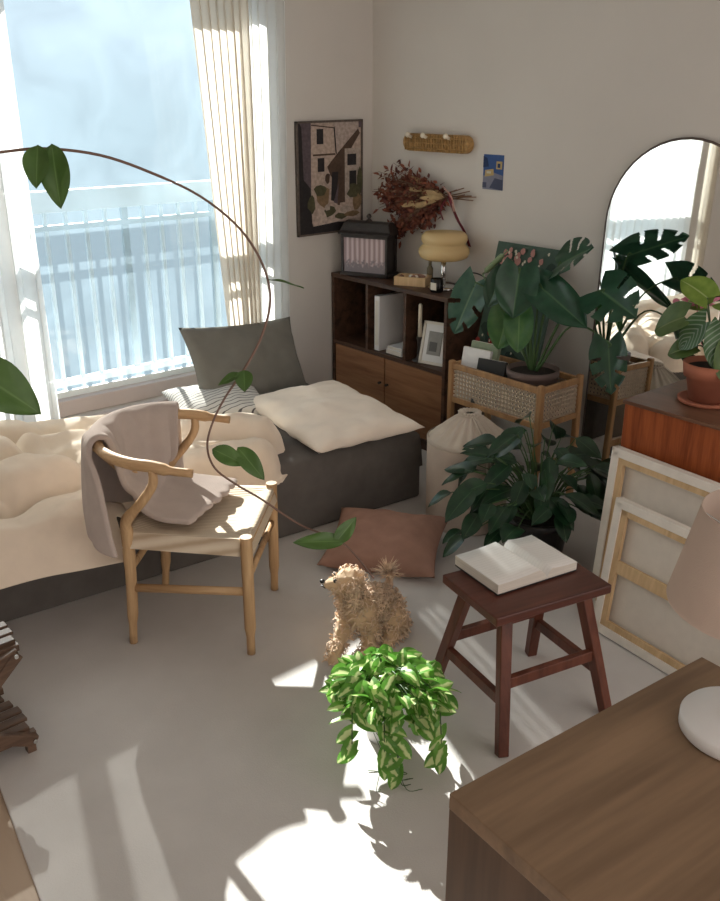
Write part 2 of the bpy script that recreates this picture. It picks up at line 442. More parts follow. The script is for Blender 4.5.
# ------------------------------------------------------------------ bed
BA = RAD(-4.43)
bd = thing('bed', 'low bed in a grey fitted sheet along the window', 'bed', (1.72, 3.34, RZ), BA)
def bedbox(b, x0, x1, y0, y1, z0, z1, r, nx=60, ny=34, wr=0):
    # rounded-top box via superellipse grid (top + skirts)
    def fn(u, v):
        X, Y = 2*u-1, 2*v-1
        m = max(abs(X), abs(Y))
        if m > .94:   # sides
            k = .94/m; Xi, Yi = X*k, Y*k
            t = (m-.94)/.06
            px, py = Xi/.94, Yi/.94
            x = (x0+x1)/2+px*(x1-x0)/2; y = (y0+y1)/2+py*(y1-y0)/2
            z = z1 - r - t*(z1-r-z0)
        else:
            px, py = X/.94, Y/.94
            e = min((1-abs(px))*(x1-x0)/2, (1-abs(py))*(y1-y0)/2)
            x = (x0+x1)/2+px*(x1-x0)/2; y = (y0+y1)/2+py*(y1-y0)/2
            z = z1 - r*(max(0, 1-e/(r*1.5))**2)
            z += wr*(noise.noise(V((x*9, y*14, 0)))+.6*noise.noise(V((x*26, y*30, 3))))
        return V((x, y, z))
    grid(b, fn, nx, ny)
b = BM(); bedbox(b, -1.06, 1.015, -.495, .50, .155, .325, .030, 84, 50, .006)
obj('mattress', b, M_sheet, bd, world=False, recalc=True)
b = BM(); bx(b, -1.05, 1.01, -.49, .49, 0, .17); obj('bed_base', b, M_sheet, bd, world=False, bevel=.015)
# duvet: puffy folds as capsules of a height field
folds = [ # (x0,y0,x1,y1,half width,height)
    ((.45,3.62),(1.15,3.58),.20,.17), ((1.15,3.66),(1.66,3.46),.15,.13), ((.50,3.30),(1.05,3.36),.20,.20), ((1.10,3.40),(1.48,3.30),.16,.15),
    ((.55,3.06),(1.12,3.12),.17,.19), ((1.10,3.14),(1.50,3.16),.15,.13), ((.5,2.80),(1.16,2.83),.12,.105), ((1.05,2.93),(1.45,2.97),.13,.11),
    ((1.46,3.06),(1.66,3.05),.13,.10), ((1.66,3.30),(1.86,3.20),.12,.13), ((1.78,3.20),(1.99,3.06),.12,.155), ((1.68,3.13),(1.80,3.06),.07,.13), ((1.60,2.94),(1.86,2.90),.105,.115)]
creases = [((.5,3.20),(1.05,3.22)), ((1.05,3.22),(1.35,3.05)), ((.5,2.925),(1.15,2.96)), ((1.08,3.5),(1.12,3.2)), ((.7,3.46),(1.3,3.50)), ((1.28,3.5),(1.55,3.28)), ((1.52,3.2),(1.55,2.95)), ((.78,3.15),(.9,2.98)), ((1.62,3.17),(1.9,3.0)), ((1.25,3.2),(1.3,2.95))]
def duvet_h(x, y, grow=0):
    h = 0
    x += .03*noise.noise(V((x*4, y*4, 1))); y += .03*noise.noise(V((x*4, y*4, 7)))
    for p, q, w, H in folds:
        w += grow; p, q = V(p), V(q); d = q-p; c = V((x, y))
        t = max(0, min(1, (c-p).dot(d)/d.length_squared)); r = (c-p-d*t).length/w
        if r < 1:
            h = max(h, H*(1-r*r)**.5)
    for p, q in creases:
        p, q = V(p), V(q); d = q-p; c = V((x, y)); t = max(0, min(1, (c-p).dot(d)/d.length_squared)); r = (c-p-d*t).length/.035
        if r < 3: h *= 1-.42*math.exp(-r*r)
    return h
b = BM()
def dfn(u, v):
    x = .42+u*1.68
    front = 2.835-.0774*(x-.8+.9)     # bed front edge
    y = front-.105+v*1.12
    h = duvet_h(x, max(y, front-.03)); base = .322
    wr = .010*noise.noise(V((x*9, y*13, 2)))+.006*abs(noise.noise(V((x*24, y*20, 5))))+.016*(1-abs(noise.noise(V((x*5, y*8, 9)))*2))
    z = base + h + wr*min(1, h*12) - .03*max(0, 1-h/.03)
    if y < front:                     # hangs over the front edge
        k = (front-y)/.105; z = base + h*(1-.45*k) - .085*k**1.6
    return V((x, y, z))
def dskip(u, v):
    x = .42+u*1.68; front = 2.835-.0774*(x-.8+.9); y = front-.105+v*1.12
    return (y < front and duvet_h(x, front-.03) < .02) or duvet_h(x, max(y, front-.03), .03) <= 0
grid(b, dfn, 150, 110, skip=dskip)
tag(obj('duvet', b, M_duvet, solid=.006, sub=1), 'rumpled cream quilted duvet bunched over the left part of bed', 'duvet')
def mat4(c, ex, ey, ez):
    ex, ey, ez = V(ex).normalized(), V(ey).normalized(), V(ez).normalized()
    m = Matrix((ex, ey, ez)).transposed().to_4x4(); m.translation = V(c); return m
def frame(c, ex, up):
    ex = V(ex).normalized(); ez = V(up); ez = (ez-ex*ez.dot(ex)).normalized(); return mat4(c, ex, ez.cross(ex), ez)
b = BM(); pillow(b, .82, .52, .14, frame((2.42, 3.115, .386), (.17,.98,-.005), (-.04,0,1)), .07, .010, 3, 34)
tag(obj('bed_pillow', b, M_creamp), 'large cream cotton pillow lying at the right end of bed', 'pillow')
b = BM(); pillow(b, .66, .44, .14, frame((2.385, 3.70, .495), (1,.02,-.07), (-.05,-.80,.45)), .08, .008, 8, 30)
tag(obj('bed_pillow', b, M_greyp), 'grey pillow propped upright against the drape behind cream pillow', 'pillow')
b = BM(); pillow(b, .46, .36, .11, frame((2.13, 3.585, .385), (.95,-.25,0), (-.05,-.15,1)), .08, .008, 5, 26)
tag(obj('bed_pillow', b, M_strip), 'white pillow with thin dark wavy stripes, under the window', 'pillow')

# ------------------------------------------------------------------ wishbone chair
CA = RAD(-45.5)
ch = thing('wishbone_chair', 'pale wood armchair with woven cord seat and curved back rail', 'chair', (1.40, 2.50, RZ), CA)
SZ = .42
def cobj(name, b, m, **k): return obj(name, b, m, ch, world=False, **k)
def legpart(pts, r):
    b = BM(); tube(b, spline(pts, 6), r, 10); return b
for s in (-1, 1):
    cobj('leg', legpart([(.195, s*.212, 0), (.197, s*.215, .2), (.197, s*.215, SZ+.012)], [.014,.019,.020]), M_oak)
    cobj('leg', legpart([(-.215, s*.185, 0), (-.20, s*.19, .22), (-.195, s*.195, .40), (-.185, s*.215, .47), (-.12, s*.238, .55), (-.08, s*.243, .61), (-.075, s*.246, .662)], [.014,.019,.021,.019,.016,.015,.014]), M_oak)
    b = BM(); tube(b, [(-.197, s*.192, .215), (.197, s*.215, .235)], .010, 8, flat=1.6); cobj('stretcher', b, M_oakx)
    b = BM(); tube(b, [(-.197, s*.180, SZ-.028), (.197, s*.203, SZ-.028)], .011, 8); cobj('seat_rail', b, M_oakx)
b = BM(); tube(b, [(-.20, -.19, .28), (-.20, .19, .28)], .010, 8, flat=1.5); cobj('stretcher', b, M_oak)
b = BM(); tube(b, [(.197, -.215, .28), (.197, .215, .28)], .010, 8, flat=1.5); cobj('stretcher', b, M_oak)
b = BM(); tube(b, [(.197, -.215, SZ-.02), (.197, .215, SZ-.02)], .014, 8); cobj('seat_rail', b, M_oak)
b = BM(); tube(b, [(-.197, -.19, SZ-.03), (-.197, .19, SZ-.03)], .013, 8); cobj('seat_rail', b, M_oak)
# woven seat: four triangles dipping to the middle, wrapped over the rails
b = BM()
def seatf(u, v):
    t = u; y = 2*v-1; hw = .208+(.232-.208)*t
    x = -.214+t*.432; e = min(1-abs(y), 2*min(t, 1-t))
    z = SZ + .004 - .016*min(1, e*2.5)
    if e < .06: z = SZ - .012*(1-e/.06)
    if abs(y) > .999 or t < .001 or t > .999: z = SZ-.052
    k = max(0, abs(y)-.86)/.14
    if abs(x) > .15 and abs(y) > .90 and t > .5: x = min(x, .178)
    return V((x, y*hw, z))
grid(b, seatf, 34, 34)
bmesh.ops.recalc_face_normals(b, faces=b.faces)
cobj('seat', b, M_cord)
def rail(phi, r=1): return V((-.08+.24*cos(phi)*r, .245*sin(phi)*r, .672+.012*(-cos(phi) if cos(phi) < 0 else 0)))
rp = [(.05, .247, .655), (-.02, .249, .662)] + [tuple(rail(RAD(a))) for a in range(90, 271, 12)] + [(-.02, -.249, .662), (.05, -.247, .655)]
b = BM(); tube(b, spline(rp, 4), [.012,.017,.017,.0165,.016,.016,.0165,.017,.017,.012], 12, flat=1.15); cobj('top_rail', b, M_oakx)
b = BM()   # Y-shaped back splat
tube(b, spline([(-.20, 0, SZ-.02), (-.225, 0, .50), (-.24, 0, .55)], 5), .012, 8, flat=2)
for s in (-1, 1): tube(b, spline([(-.235, 0, .53), (-.27, s*.05, .60), (-.315, s*.10, .68)], 5), [.012,.010], 8, flat=1.6)
cobj('back_splat', b, M_oak)
# throw draped over the rail
b = BM()
def throwf(u, v):
    phi = RAD(102+u*112)
    R = rail(phi); o = V((cos(phi), sin(phi), 0))
    T = V((-sin(phi), cos(phi), 0))*(u*u)
    wob = .026*noise.noise(V((u*5, v*4, 1))) + .016*sin(u*19+v*3)*(.4+.6*abs(v-.4))
    lerp = lambda a, c: V(a)*(1-u) + V(c)*u
    C = lerp((-.16, .20, SZ+.045), (-.17, -.13, SZ+.045))
    C2 = lerp((-.06, .215, SZ+.030), (-.11, -.16, SZ+.028))
    E_ = lerp((.085, .19, SZ+.028), (.005, -.165, SZ+.026))
    pts = [R+o*.026+T*.22+V((0,0,-.34+.055*u*u)), R+o*.030+T*.18+V((0,0,-.22)), R+o*.030+T*.09+V((0,0,-.08)), R+o*.032+V((0,0,.002)), R+V((0,0,.036)), R-o*.032+V((0,0,.004)),
           (R-o*.05+V((0,0,-.10)))*.75+C*.25, C+V((-.012,0,.05)), C, C2, E_]
    pts = [2*pts[0]-pts[1]] + pts + [2*pts[-1]-pts[-2]]
    f = v*(len(pts)-3); i = min(int(f), len(pts)-4); t = f-i
    a, bb, c, d = pts[i:i+4]
    p = .5*((2*bb)+(c-a)*t+(2*a-5*bb+4*c-d)*t*t+(3*bb-a-3*c+d)*t**3)
    away = 0 if .28 < v < .45 else 1
    p += o*(abs(wob) if v < .35 else -abs(wob)*.8)*away
    if v > .75: p.z = max(p.z, SZ+.026)
    if v < .3: p.z += .02*sin(u*3.1)
    return p
grid(b, throwf, 46, 60)
for v in b.verts: v.co = Matrix.Translation((1.40, 2.50, RZ)) @ Matrix.Rotation(CA, 4, 'Z') @ v.co
tag(obj('throw_blanket', b, M_blank, solid=.020, sub=1), 'taupe fleece throw draped over the back of the pale wood chair', 'blanket')

# ------------------------------------------------------------------ floor cushion
b = BM(); pillow(b, .46, .40, .13, frame((2.175, 2.435, RZ+.072), (.60,-.80,0), (-.12,-.12,1)), .08, .008, 11, 28)
tag(obj('floor_cushion', b, M_cush), 'dusty brown cushion lying on the floor behind the dog', 'cushion')

# ------------------------------------------------------------------ dog
dg = thing('dog', 'small curly apricot dog sitting on the sunlit floor looking left', 'dog', (1.76, 2.05, RZ))
def cap_pts(p, r, q, s, n=7): return [(V(p)+(V(q)-V(p))*i/n, r+(s-r)*i/n) for i in range(n+1)]
hd = V((1.672, 2.045, .244)); fx = V((-.80, .60, .05)).normalized(); sd = V((-.6, -.8, 0))
S = []
S += cap_pts((1.835,2.060,.082), .074, (1.765,2.045,.125), .072); S += cap_pts((1.765,2.045,.125), .072, (1.70,2.03,.140), .068)
S += cap_pts((1.70,2.03,.140), .064, hd-V((0,0,.05)), .046); S += [(hd, .053)]
S += cap_pts(hd+V((0,0,-.008)), .038, hd+fx*.066+V((0,0,-.008)), .022)
S += cap_pts((1.675,2.06,.11), .036, (1.600,2.02,.045), .024); S += cap_pts((1.600,2.02,.045), .024, (1.560,1.992,.026), .024)
S += cap_pts((1.715,1.995,.11), .036, (1.690,1.965,.045), .024); S += cap_pts((1.690,1.965,.045), .024, (1.655,1.945,.026), .024)
S += cap_pts((1.825,1.995,.066), .054, (1.815,1.975,.04), .035); S += cap_pts((1.815,1.975,.035), .030, (1.755,1.955,.024), .022)
S += cap_pts((1.87,2.12,.070), .048, (1.85,2.15,.03), .028)
b = BM()
for c, r in S: ell(b, c, (r, r, r))
o = obj('body', b, M_dogfur, dg)
k = o.modifiers.new('remesh', 'REMESH'); k.mode = 'VOXEL'; k.voxel_size = .008; k.use_smooth_shade = True
k = o.modifiers.new('sm', 'SMOOTH'); k.iterations = 6; k.factor = .5
tx = bpy.data.textures.new('curl', 'CLOUDS'); tx.noise_scale = .018
k = o.modifiers.new('disp', 'DISPLACE'); k.texture = tx; k.strength = .012; k.mid_level = .5
def tufts(b, S, n, L, w, filt=None):
    tot = sum(r*r for c, r in S); rnd = random.Random(3)
    for i in range(n):
        x = rnd.random()*tot
        for c, r in S:
            x -= r*r
            if x <= 0: break
        d = V((rnd.gauss(0,1), rnd.gauss(0,1), rnd.gauss(0,1))).normalized(); p = c+d*r*.98
        if any((p-c2).length < r2*.93 for c2, r2 in S) or p.z < .008: continue
        if filt and not filt(p, d): continue
        t = d.cross(V((rnd.gauss(0,1), rnd.gauss(0,1), rnd.gauss(0,1)))).normalized()
        s = d.cross(t).normalized()*w; l = L*(.6+.8*rnd.random()); a = rnd.choice((-1,1))
        q = [p, p+d*l*.45+t*l*.35, p+d*l*.55+t*l*.8+V((0,0,-l*.15)), p+d*l*.25+t*l*1.05+V((0,0,-l*.3))]
        vs = []
        for j, x_ in enumerate(q):
            f = 1-.25*j; vs.append((b.verts.new(x_-s*f), b.verts.new(x_+s*f)))
        for m_, n_ in zip(vs, vs[1:]):
            f = b.faces.new((m_[0], m_[1], n_[1], n_[0])); f.smooth = True
b = BM(); mz = hd+fx*.085
tufts(b, S, 8000, .019, .0030, lambda p, d: (p-mz).length > .040)
o = obj('fur', b, M_dogtuft, dg); o['label'] = 'curly apricot coat'
b = BM()
for s in (1, -1):
    e = hd - fx*.012 + sd*.046*s
    R = Matrix.Rotation(atan2(fx.y, fx.x), 3, 'Z')
    ell(b, e+V((0,0,-.022)), (.024,.013,.040), R=R)
T2 = [(hd - fx*.012 + sd*.05*s + V((0,0,-.022+.02*z)), .024) for s in (1,-1) for z in (1,0,-1)]
tufts(b, T2, 900, .014, .0022); obj('ear', b, M_dogtuft, dg)
b = BM(); ell(b, hd+fx*.090+V((0,0,.004)), (.009,.009,.007)); obj('nose', b, M_black, dg)
for s in (1, -1):
    b = BM(); ell(b, hd+fx*.049+sd*.022*s+V((0,0,.018)), (.0065,)*3); obj('eye', b, M_black, dg)
b = BM(); tube(b, [hd+fx*.080+sd*.014+V((0,0,-.014)), hd+fx*.094+V((0,0,-.012)), hd+fx*.080-sd*.014+V((0,0,-.014))], .0022, 6); obj('mouth', b, M_black, dg)
b = BM(); tl = [(1.875,2.085,.13), (1.880,2.08,.175), (1.855,2.065,.205)]
tube(b, spline(tl, 5), [.018,.014,.010], 8)
rnd = random.Random(9)
for i in range(170):
    d = V((rnd.gauss(0,1), rnd.gauss(0,1), abs(rnd.gauss(0,1))*.8)).normalized(); c = V(tl[1]).lerp(V(tl[2]), rnd.random()*1.2)
    s = d.cross(V((0,0,1))).normalized()*.003; l = .035+.03*rnd.random()
    p = [c, c+d*l*.5+V((0,0,.006)), c+d*l]
    v = [(b.verts.new(x-s*(1-.4*j)), b.verts.new(x+s*(1-.4*j))) for j, x in enumerate(p)]
    for m_, n_ in zip(v, v[1:]): b.faces.new((m_[0], m_[1], n_[1], n_[0]))
obj('tail', b, M_dogtuft, dg)

# ------------------------------------------------------------------ stool + book
SA = RAD(-12.8)
stl = thing('wooden_stool', 'dark red brown wooden stool with splayed legs', 'stool', (1.868, 1.477, RZ), SA)
b = BM(); box(b, (0, 0, .406), (.400, .275, .028)); obj('seat', b, M_stoolt, stl, world=False, bevel=.004)
tops = {}
for sx in (-1, 1):
    for sy in (-1, 1):
        b = BM(); bar(b, (sx*.19, sy*.185, 0), (sx*.135, sy*.085, .400), .032, .030, (sx*.2, sy, 0), .036, .034); obj('leg', b, M_stool, stl, world=False, bevel=.003)
def at(sx, sy, z): k = z/.40; return V((sx*(.19-.055*k), sy*(.185-.10*k), z))
for a, c, z in (((-1,-1),(1,-1),.20), ((-1,1),(1,1),.20), ((-1,-1),(-1,1),.15), ((1,-1),(1,1),.15)):
    b = BM(); bar(b, at(*a, z), at(*c, z), .020, .034); obj('stretcher', b, M_stool, stl, world=False, bevel=.002)
b = BM()
for s in (-1, 1): box(b, (0, s*.083, .385), (.27, .018, .036))
for s in (-1, 1): box(b, (s*.133, 0, .385), (.018, .16, .036))
obj('apron', b, M_stool, stl, world=False)
bk = thing('open_book', 'thick white open book lying on the wooden stool', 'book', (1.925, 1.535, RZ+.4205), RAD(-10))
# measured corners: left page block slopes down-left
def pageblock(sg, wdt, th):
    b = BM()
    def top(u, v):
        x = u*wdt; y = (v-.5)*.205
        z = .010 + th*(min(1, u*6)**.6)*(1-.28*u) - .004*sin(u*3)
        return V((sg*x, y, z))
    g = grid(b, top, 18, 4)
    lo = [[b.verts.new((sg*(i/18)*wdt, (j/4-.5)*.205, .006)) for j in range(5)] for i in range(19)]
    for i in range(18):
        b.faces.new((lo[i][0], lo[i+1][0], g[i+1][0], g[i][0])).material_index = 1
        b.faces.new((lo[i+1][4], lo[i][4], g[i][4], g[i+1][4])).material_index = 1
    for j in range(4): b.faces.new((lo[18][j], lo[18][j+1], g[18][j+1], g[18][j])).material_index = 1
    bmesh.ops.recalc_face_normals(b, faces=b.faces); return b
def bookpages():
    m, nt, out = nodes('printed_page')
    d = N(nt, 'BsdfDiffuse'); tc = N(nt, 'TexCoord'); w = N(nt, 'TexWave', Scale=26); w.bands_direction = 'Y'
    lk(nt, tc, 'Object', w, 'Vector'); nz = N(nt, 'TexNoise', Scale=120); lk(nt, tc, 'Object', nz, 'Vector')
    ml = N(nt, 'Math', operation='MULTIPLY'); lk(nt, w, 'Fac', ml, 0); lk(nt, nz, 'Fac', ml, 1)
    r = ramp(nt, [(.2, (.78,.765,.735)), (.6, (.735,.72,.69))]); lk(nt, ml, 0, r, 'Fac'); lk(nt, r, 'Color', d, 'Color'); lk(nt, d, 0, out, 'Surface'); return m
M_print = bookpages()
obj('left_pages', pageblock(-1, .178, .036), [M_print, M_page], bk, world=False)
obj('right_pages', pageblock(1, .112, .030), [M_print, M_page], bk, world=False)
b = BM(); box(b, (-.089, 0, .003), (.178, .204, .005)); box(b, (.056, 0, .003), (.112, .204, .005)); obj('cover', b, M_black, bk, world=False)

# ------------------------------------------------------------------ hamper
hp = thing('laundry_hamper', 'round oatmeal fabric hamper with gathered drawstring top', 'hamper', (2.675, 2.475, RZ))
b = BM(); lathe(b, [(0,0), (.166,0), (.171,.01), (.173,.2), (.174,.38), (.168,.383), (.155,.375)], (0,0,0), 48, wob=lambda k, z: 1+.006*sin(k*2*pi*5+z*9)); obj('body', b, M_hamp, hp, world=False)
b = BM(); lathe(b, [(.1735,.368), (.176,.372), (.176,.386), (.1735,.388)], (0,0,0), 48); obj('rim', b, M_hampt, hp, world=False)
b = BM()
def gather(k, z):
    t = (z-.38)/.12; return 1+(.02+.13*t)*sin(k*2*pi*18+2*sin(k*9))
lathe(b, [(.168,.382), (.157,.394), (.126,.415), (.096,.440), (.066,.464), (.046,.478), (.040,.485), (.045,.496), (.037,.499), (.020,.488)], (0,0,0), 176, wob=gather)
obj('drawstring_top', b, M_hampt, hp, world=False)
b = BM()
lathe(b, [(.044,.480), (.049,.484), (.044,.488)], (0,0,0), 24)
for dx in (0, .012): tube(b, spline([(-.02+dx,-.042,.486), (-.025+dx,-.085,.462), (-.035+dx*1.4,-.158,.400), (-.04+dx*1.5,-.183,.34), (-.038+dx*2,-.183,.26-.04*(dx > 0)), (-.04+dx*2,-.181,.20)], 6), .0035, 6)
b.transform(Matrix.Rotation(RAD(-10), 4, 'Z')); obj('drawstring', b, M_hampt, hp, world=False)

# ------------------------------------------------------------------ bookshelf
SX0, SX1, SY0, SY1, SH = 3.10, 3.395, 3.045, 3.935, .832
bs = thing('bookshelf', 'dark walnut low bookcase with three cubbies above two doors', 'bookcase', (3.25, 3.49, 0))
def bpart(name, m, *bxs, parent=None, **k):
    b = BM()
    for q in bxs: bx(b, *q)
    return obj(name, b, m, parent or bs, **k)
bpart('top_board', M_walnut, (SX0-.004, SX1, SY0-.004, SY1, SH-.022, SH), bevel=.002)
for y in (SY0, SY1-.02): bpart('side_panel', M_walnut, (SX0, SX1, y, y+.02, 0.012, SH-.022))
bpart('back_panel', M_walnut, (SX1-.012, SX1, SY0+.02, SY1-.02, .012, SH-.022))
bpart('shelf', M_walnut, (SX0, SX1-.012, SY0+.02, SY1-.02, .442, .462))
bpart('bottom_board', M_walnut, (SX0, SX1-.012, SY0+.02, SY1-.02, .05, .07))
bpart('plinth', M_walnut, (SX0+.01, SX0+.03, SY0+.02, SY1-.02, .012, .05))
for y in (3.345, 3.640): bpart('divider', M_walnut, (SX0+.001, SX1-.012, y-.009, y+.009, .462, SH-.022))
for y0, y1, hy in ((SY0+.023, 3.494, 3.47), (3.502, SY1-.023, 3.527)):
    d = bpart('door', M_walnutd, (SX0+.004, SX0+.022, y0, y1, .073, .438), bevel=.002)
    b = BM(); tube(b, [(SX0+.004, hy, .30), (SX0-.012, hy, .30)], [.006,.008], 8); obj('knob', b, M_iron, d)
# things in the cubbies
sl = thing('file_box', 'tall white slipcase standing in the middle cubby of the bookcase', 'box', (3.22, 3.56, .462))
b = BM(); R = Matrix.Rotation(RAD(4), 3, 'X')
bx(b, 3.12, 3.33, 3.56, 3.60, .4635, .755); obj('case', b, M_white, sl, bevel=.002)
b = BM(); bx(b, 3.119, 3.1205, 3.568, 3.592, .49, .73); obj('spine_label', b, M_paper, sl)
for i, (z, w, lab) in enumerate(((.4635, .12, 'thick white book lying flat, lowest of two in middle cubby'), (.4905, .10, 'thin white book lying on top of another in middle cubby'))):
    t = thing('small_book', lab, 'book', (3.19, 3.45, z), RAD(6*i), 'white books lying in the middle cubby')
    th = .026 if i == 0 else .016
    b = BM(); box(b, (0, 0, th/2), (.13, w, th)); obj('cover', b, M_white, t, world=False, bevel=.001)
    b = BM(); box(b, (-.0655, 0, th/2), (.002, w-.01, th-.005)); obj('pages', b, M_page, t, world=False)
cs = thing('candlestick', 'black iron candlestick holding a white taper candle in bookcase', 'candlestick', (3.150, 3.282, .462))
b = BM(); lathe(b, [(0,0), (.036,0), (.038,.006), (.020,.014), (.011,.03), (.014,.045), (.010,.07), (.012,.10), (.018,.118), (.017,.128), (.012,.128), (0,.120)], (0,0,.0015), 24); obj('holder', b, M_iron, cs, world=False)
b = BM(); lathe(b, [(0,.122), (.011,.122), (.0095,.29), (.006,.296), (0,.296)], (0,0,.0015), 16); c = obj('candle', b, M_ivory, cs, world=False)
b = BM(); tube(b, [(0,0,.296), (.001,0,.306)], .001, 5); obj('wick', b, M_black, c, world=False)
pf = thing('photo_frame', 'small white picture frame leaning inside the right cubby', 'picture frame', (3.145, 3.185, .463), RAD(14))
Rf = Matrix.Rotation(RAD(14), 3, 'Y')
b = BM(); w, h = .155, .215
for s in (-1, 1): box(b, Rf @ V((0, s*(w/2-.007), h/2)) + V((0,0,.002)), (.014,.014,h), Rf)
for z in (.007, h-.007): box(b, Rf @ V((0, 0, z)) + V((0,0,.002)), (.014,w,.014), Rf)
obj('frame', b, M_paper, pf, world=False)
b = BM(); box(b, Rf @ V((.001, 0, h/2))+V((0,0,.002)), (.006, w-.02, h-.02), Rf); obj('mount', b, M_white, pf, world=False)
b = BM()
box(b, Rf @ V((-.004, 0, h/2))+V((0,0,.002)), (.004, w*.50, h*.55), Rf, 0)
box(b, Rf @ V((-.0065, .005, h*.42))+V((0,0,.002)), (.002, w*.28, h*.22), Rf, 1)
obj('photo', b, [flat('photo_grey', (.30,.29,.27)), flat('photo_dark', (.12,.115,.11))], pf, world=False)
# on top
LT = RAD(-66.5)
ln = thing('glass_lantern', 'dark iron house shaped lantern with glass panes on the bookcase', 'lantern', (3.205, 3.745, SH), LT)
w, d, h = .27, .125, .205
b = BM(); box(b, (0,0,.011), (w+.012, d+.012, .018)); obj('base', b, M_iron, ln, world=False, bevel=.002)
b = BM()
for sx in (-1, 1):
    for sy in (-1, 1): box(b, (sx*(w/2-.006), sy*(d/2-.006), h/2+.01), (.012,.012,h))
for sy in (-1, 1): box(b, (0, sy*(d/2-.006), h+.004), (w,.012,.016))
for sx in (-1, 1): box(b, (sx*(w/2-.006), 0, h+.004), (.012,d,.016))
obj('frame', b, M_iron, ln, world=False)
b = BM()
prof = [(.072,.0), (.074,.008), (.055,.018), (.047,.035), (.034,.058), (.016,.066), (-.016,.066), (-.034,.058), (-.047,.035), (-.055,.018), (-.074,.008), (-.072,0)]
e = [[b.verts.new((s*(w/2+.014-.4*max(0, z-.01)), y*d/.125, h+.012+z)) for y, z in prof] for s in (-1, 1)]
for i in range(len(prof)-1): b.faces.new((e[0][i], e[0][i+1], e[1][i+1], e[1][i]))
b.faces.new(e[0][::-1]); b.faces.new(e[1]); b.faces.new((e[0][-1], e[0][0], e[1][0], e[1][-1]))
obj('roof', b, M_iron, ln, world=False, recalc=True, bevel=.002)
b = BM(); lathe(b, [(.020,0), (.012,.008), (.007,.012), (.014,.024), (.010,.034), (0,.040)], (0,0,h+.078), 16); obj('finial', b, M_iron, ln, world=False)
def reflectm():  # curtain reflection painted into the pane colour: pinkish folds, mottled dark towards the bottom
    m, nt, out = nodes('painted_reflection'); p = N(nt, 'BsdfPrincipled', Roughness=.25); tc = N(nt, 'TexCoord')
    w_ = N(nt, 'TexWave', Scale=11, Distortion=.5); w_.bands_direction = 'X'; lk(nt, tc, 'Object', w_, 'Vector')
    r = ramp(nt, [(0, (.30,.21,.22)), (.6, (.46,.35,.36)), (1, (.58,.48,.48))]); lk(nt, w_, 'Fac', r, 'Fac')
    nz = N(nt, 'TexNoise', Scale=55, Detail=3); lk(nt, tc, 'Object', nz, 'Vector')
    sp = N(nt, 'SeparateXYZ'); lk(nt, tc, 'Object', sp, 0)
    ma = N(nt, 'Math', operation='MULTIPLY_ADD'); ma.inputs[1].default_value = -7; ma.inputs[2].default_value = .55; lk(nt, sp, 'Z', ma, 0)
    ad = N(nt, 'Math', operation='ADD'); lk(nt, ma, 0, ad, 0); lk(nt, nz, 'Fac', ad, 1)
    r2 = ramp(nt, [(.45, (0,0,0)), (.65, (1,1,1))]); lk(nt, ad, 0, r2, 'Fac')
    mx = N(nt, 'Mix', data_type='RGBA'); lk(nt, r2, 'Color', mx, 'Factor'); nt.links.new(r.outputs[0], mx.inputs[6]); mx.inputs[7].default_value = (.20,.17,.19,1)
    nt.links.new(mx.outputs[2], p.inputs['Base Color']); lk(nt, p, 0, out, 'Surface'); return m
M_reflect = reflectm()
for sy in (-1, 1): b = BM(); box(b, (0, sy*(d/2-.010), h/2+.012), (w-.02,.003,h-.006)); obj('pane', b, M_reflect, ln, world=False)
for sx in (-1, 1): b = BM(); box(b, (sx*(w/2-.010), 0, h/2+.012), (.003,d-.02,h-.006)); obj('pane', b, M_iron, ln, world=False)
bt = thing('wooden_tray', 'small pale wooden box filled with trinkets on the bookcase', 'box', (3.21, 3.405, SH), RAD(-62))
b = BM()
for q in ((0,-.050,.022,.165,.010,.044), (0,.050,.022,.165,.010,.044), (-.078,0,.022,.010,.092,.044), (.078,0,.022,.010,.092,.044)): box(b, q[:3], q[3:])
box(b, (0,0,.004), (.155,.092,.006)); obj('case', b, M_pine, bt, world=False)
rnd = random.Random(2)
for i in range(9):
    b = BM(); ell(b, (rnd.uniform(-.06,.06), rnd.uniform(-.03,.03), .040), (.013,.011,.011)); obj('trinket', b, M_cush if i % 3 else M_pinew, bt, world=False)
bo = thing('small_bottle', 'tiny olive glass bottle standing behind the wooden box', 'bottle', (3.30, 3.375, SH))
b = BM(); lathe(b, [(0,0), (.014,0), (.016,.004), (.016,.075), (.008,.088), (.007,.100), (0,.100)], (0,0,.001), 16); obj('body', b, flat('olive_glass', (.16,.13,.07), .25), bo, world=False)
b = BM(); lathe(b, [(0,.098), (.009,.098), (.009,.112), (0,.112)], (0,0,0), 12); obj('cap', b, M_brass, bo, world=False)
tl_ = thing('table_lamp', 'small lamp with two lobed amber glass shade on the bookcase', 'lamp', (3.250, 3.228, SH))
b = BM(); lathe(b, [(0,0), (.075,0), (.075,.008), (.060,.013), (.012,.018), (0,.018)], (0,0,.001), 32); obj('base', b, M_chrome, tl_, world=False)
b = BM(); lathe(b, [(0,.01), (.013,.015), (.013,.165), (0,.165)], (0,0,0), 20); obj('stem', b, M_chrome, tl_, world=False)
b = BM(); lathe(b, [(.03,.145), (.10,.148), (.118,.158), (.126,.178), (.124,.198), (.110,.214), (.103,.220), (.108,.228), (.115,.242), (.112,.262), (.098,.276), (.05,.282), (0,.283)], (0,0,0), 40); obj('lamp_shade', b, M_opal, tl_, world=False)
b = BM(); tube(b, spline([(3.27,3.17,.838), (3.28,3.16,.87), (3.30,3.095,.922), (3.31,3.01,.914), (3.33,2.96,.865), (3.37,2.95,.70), (3.385,2.95,.5)], 6), .0035, 6); obj('cord', b, M_black, tl_)
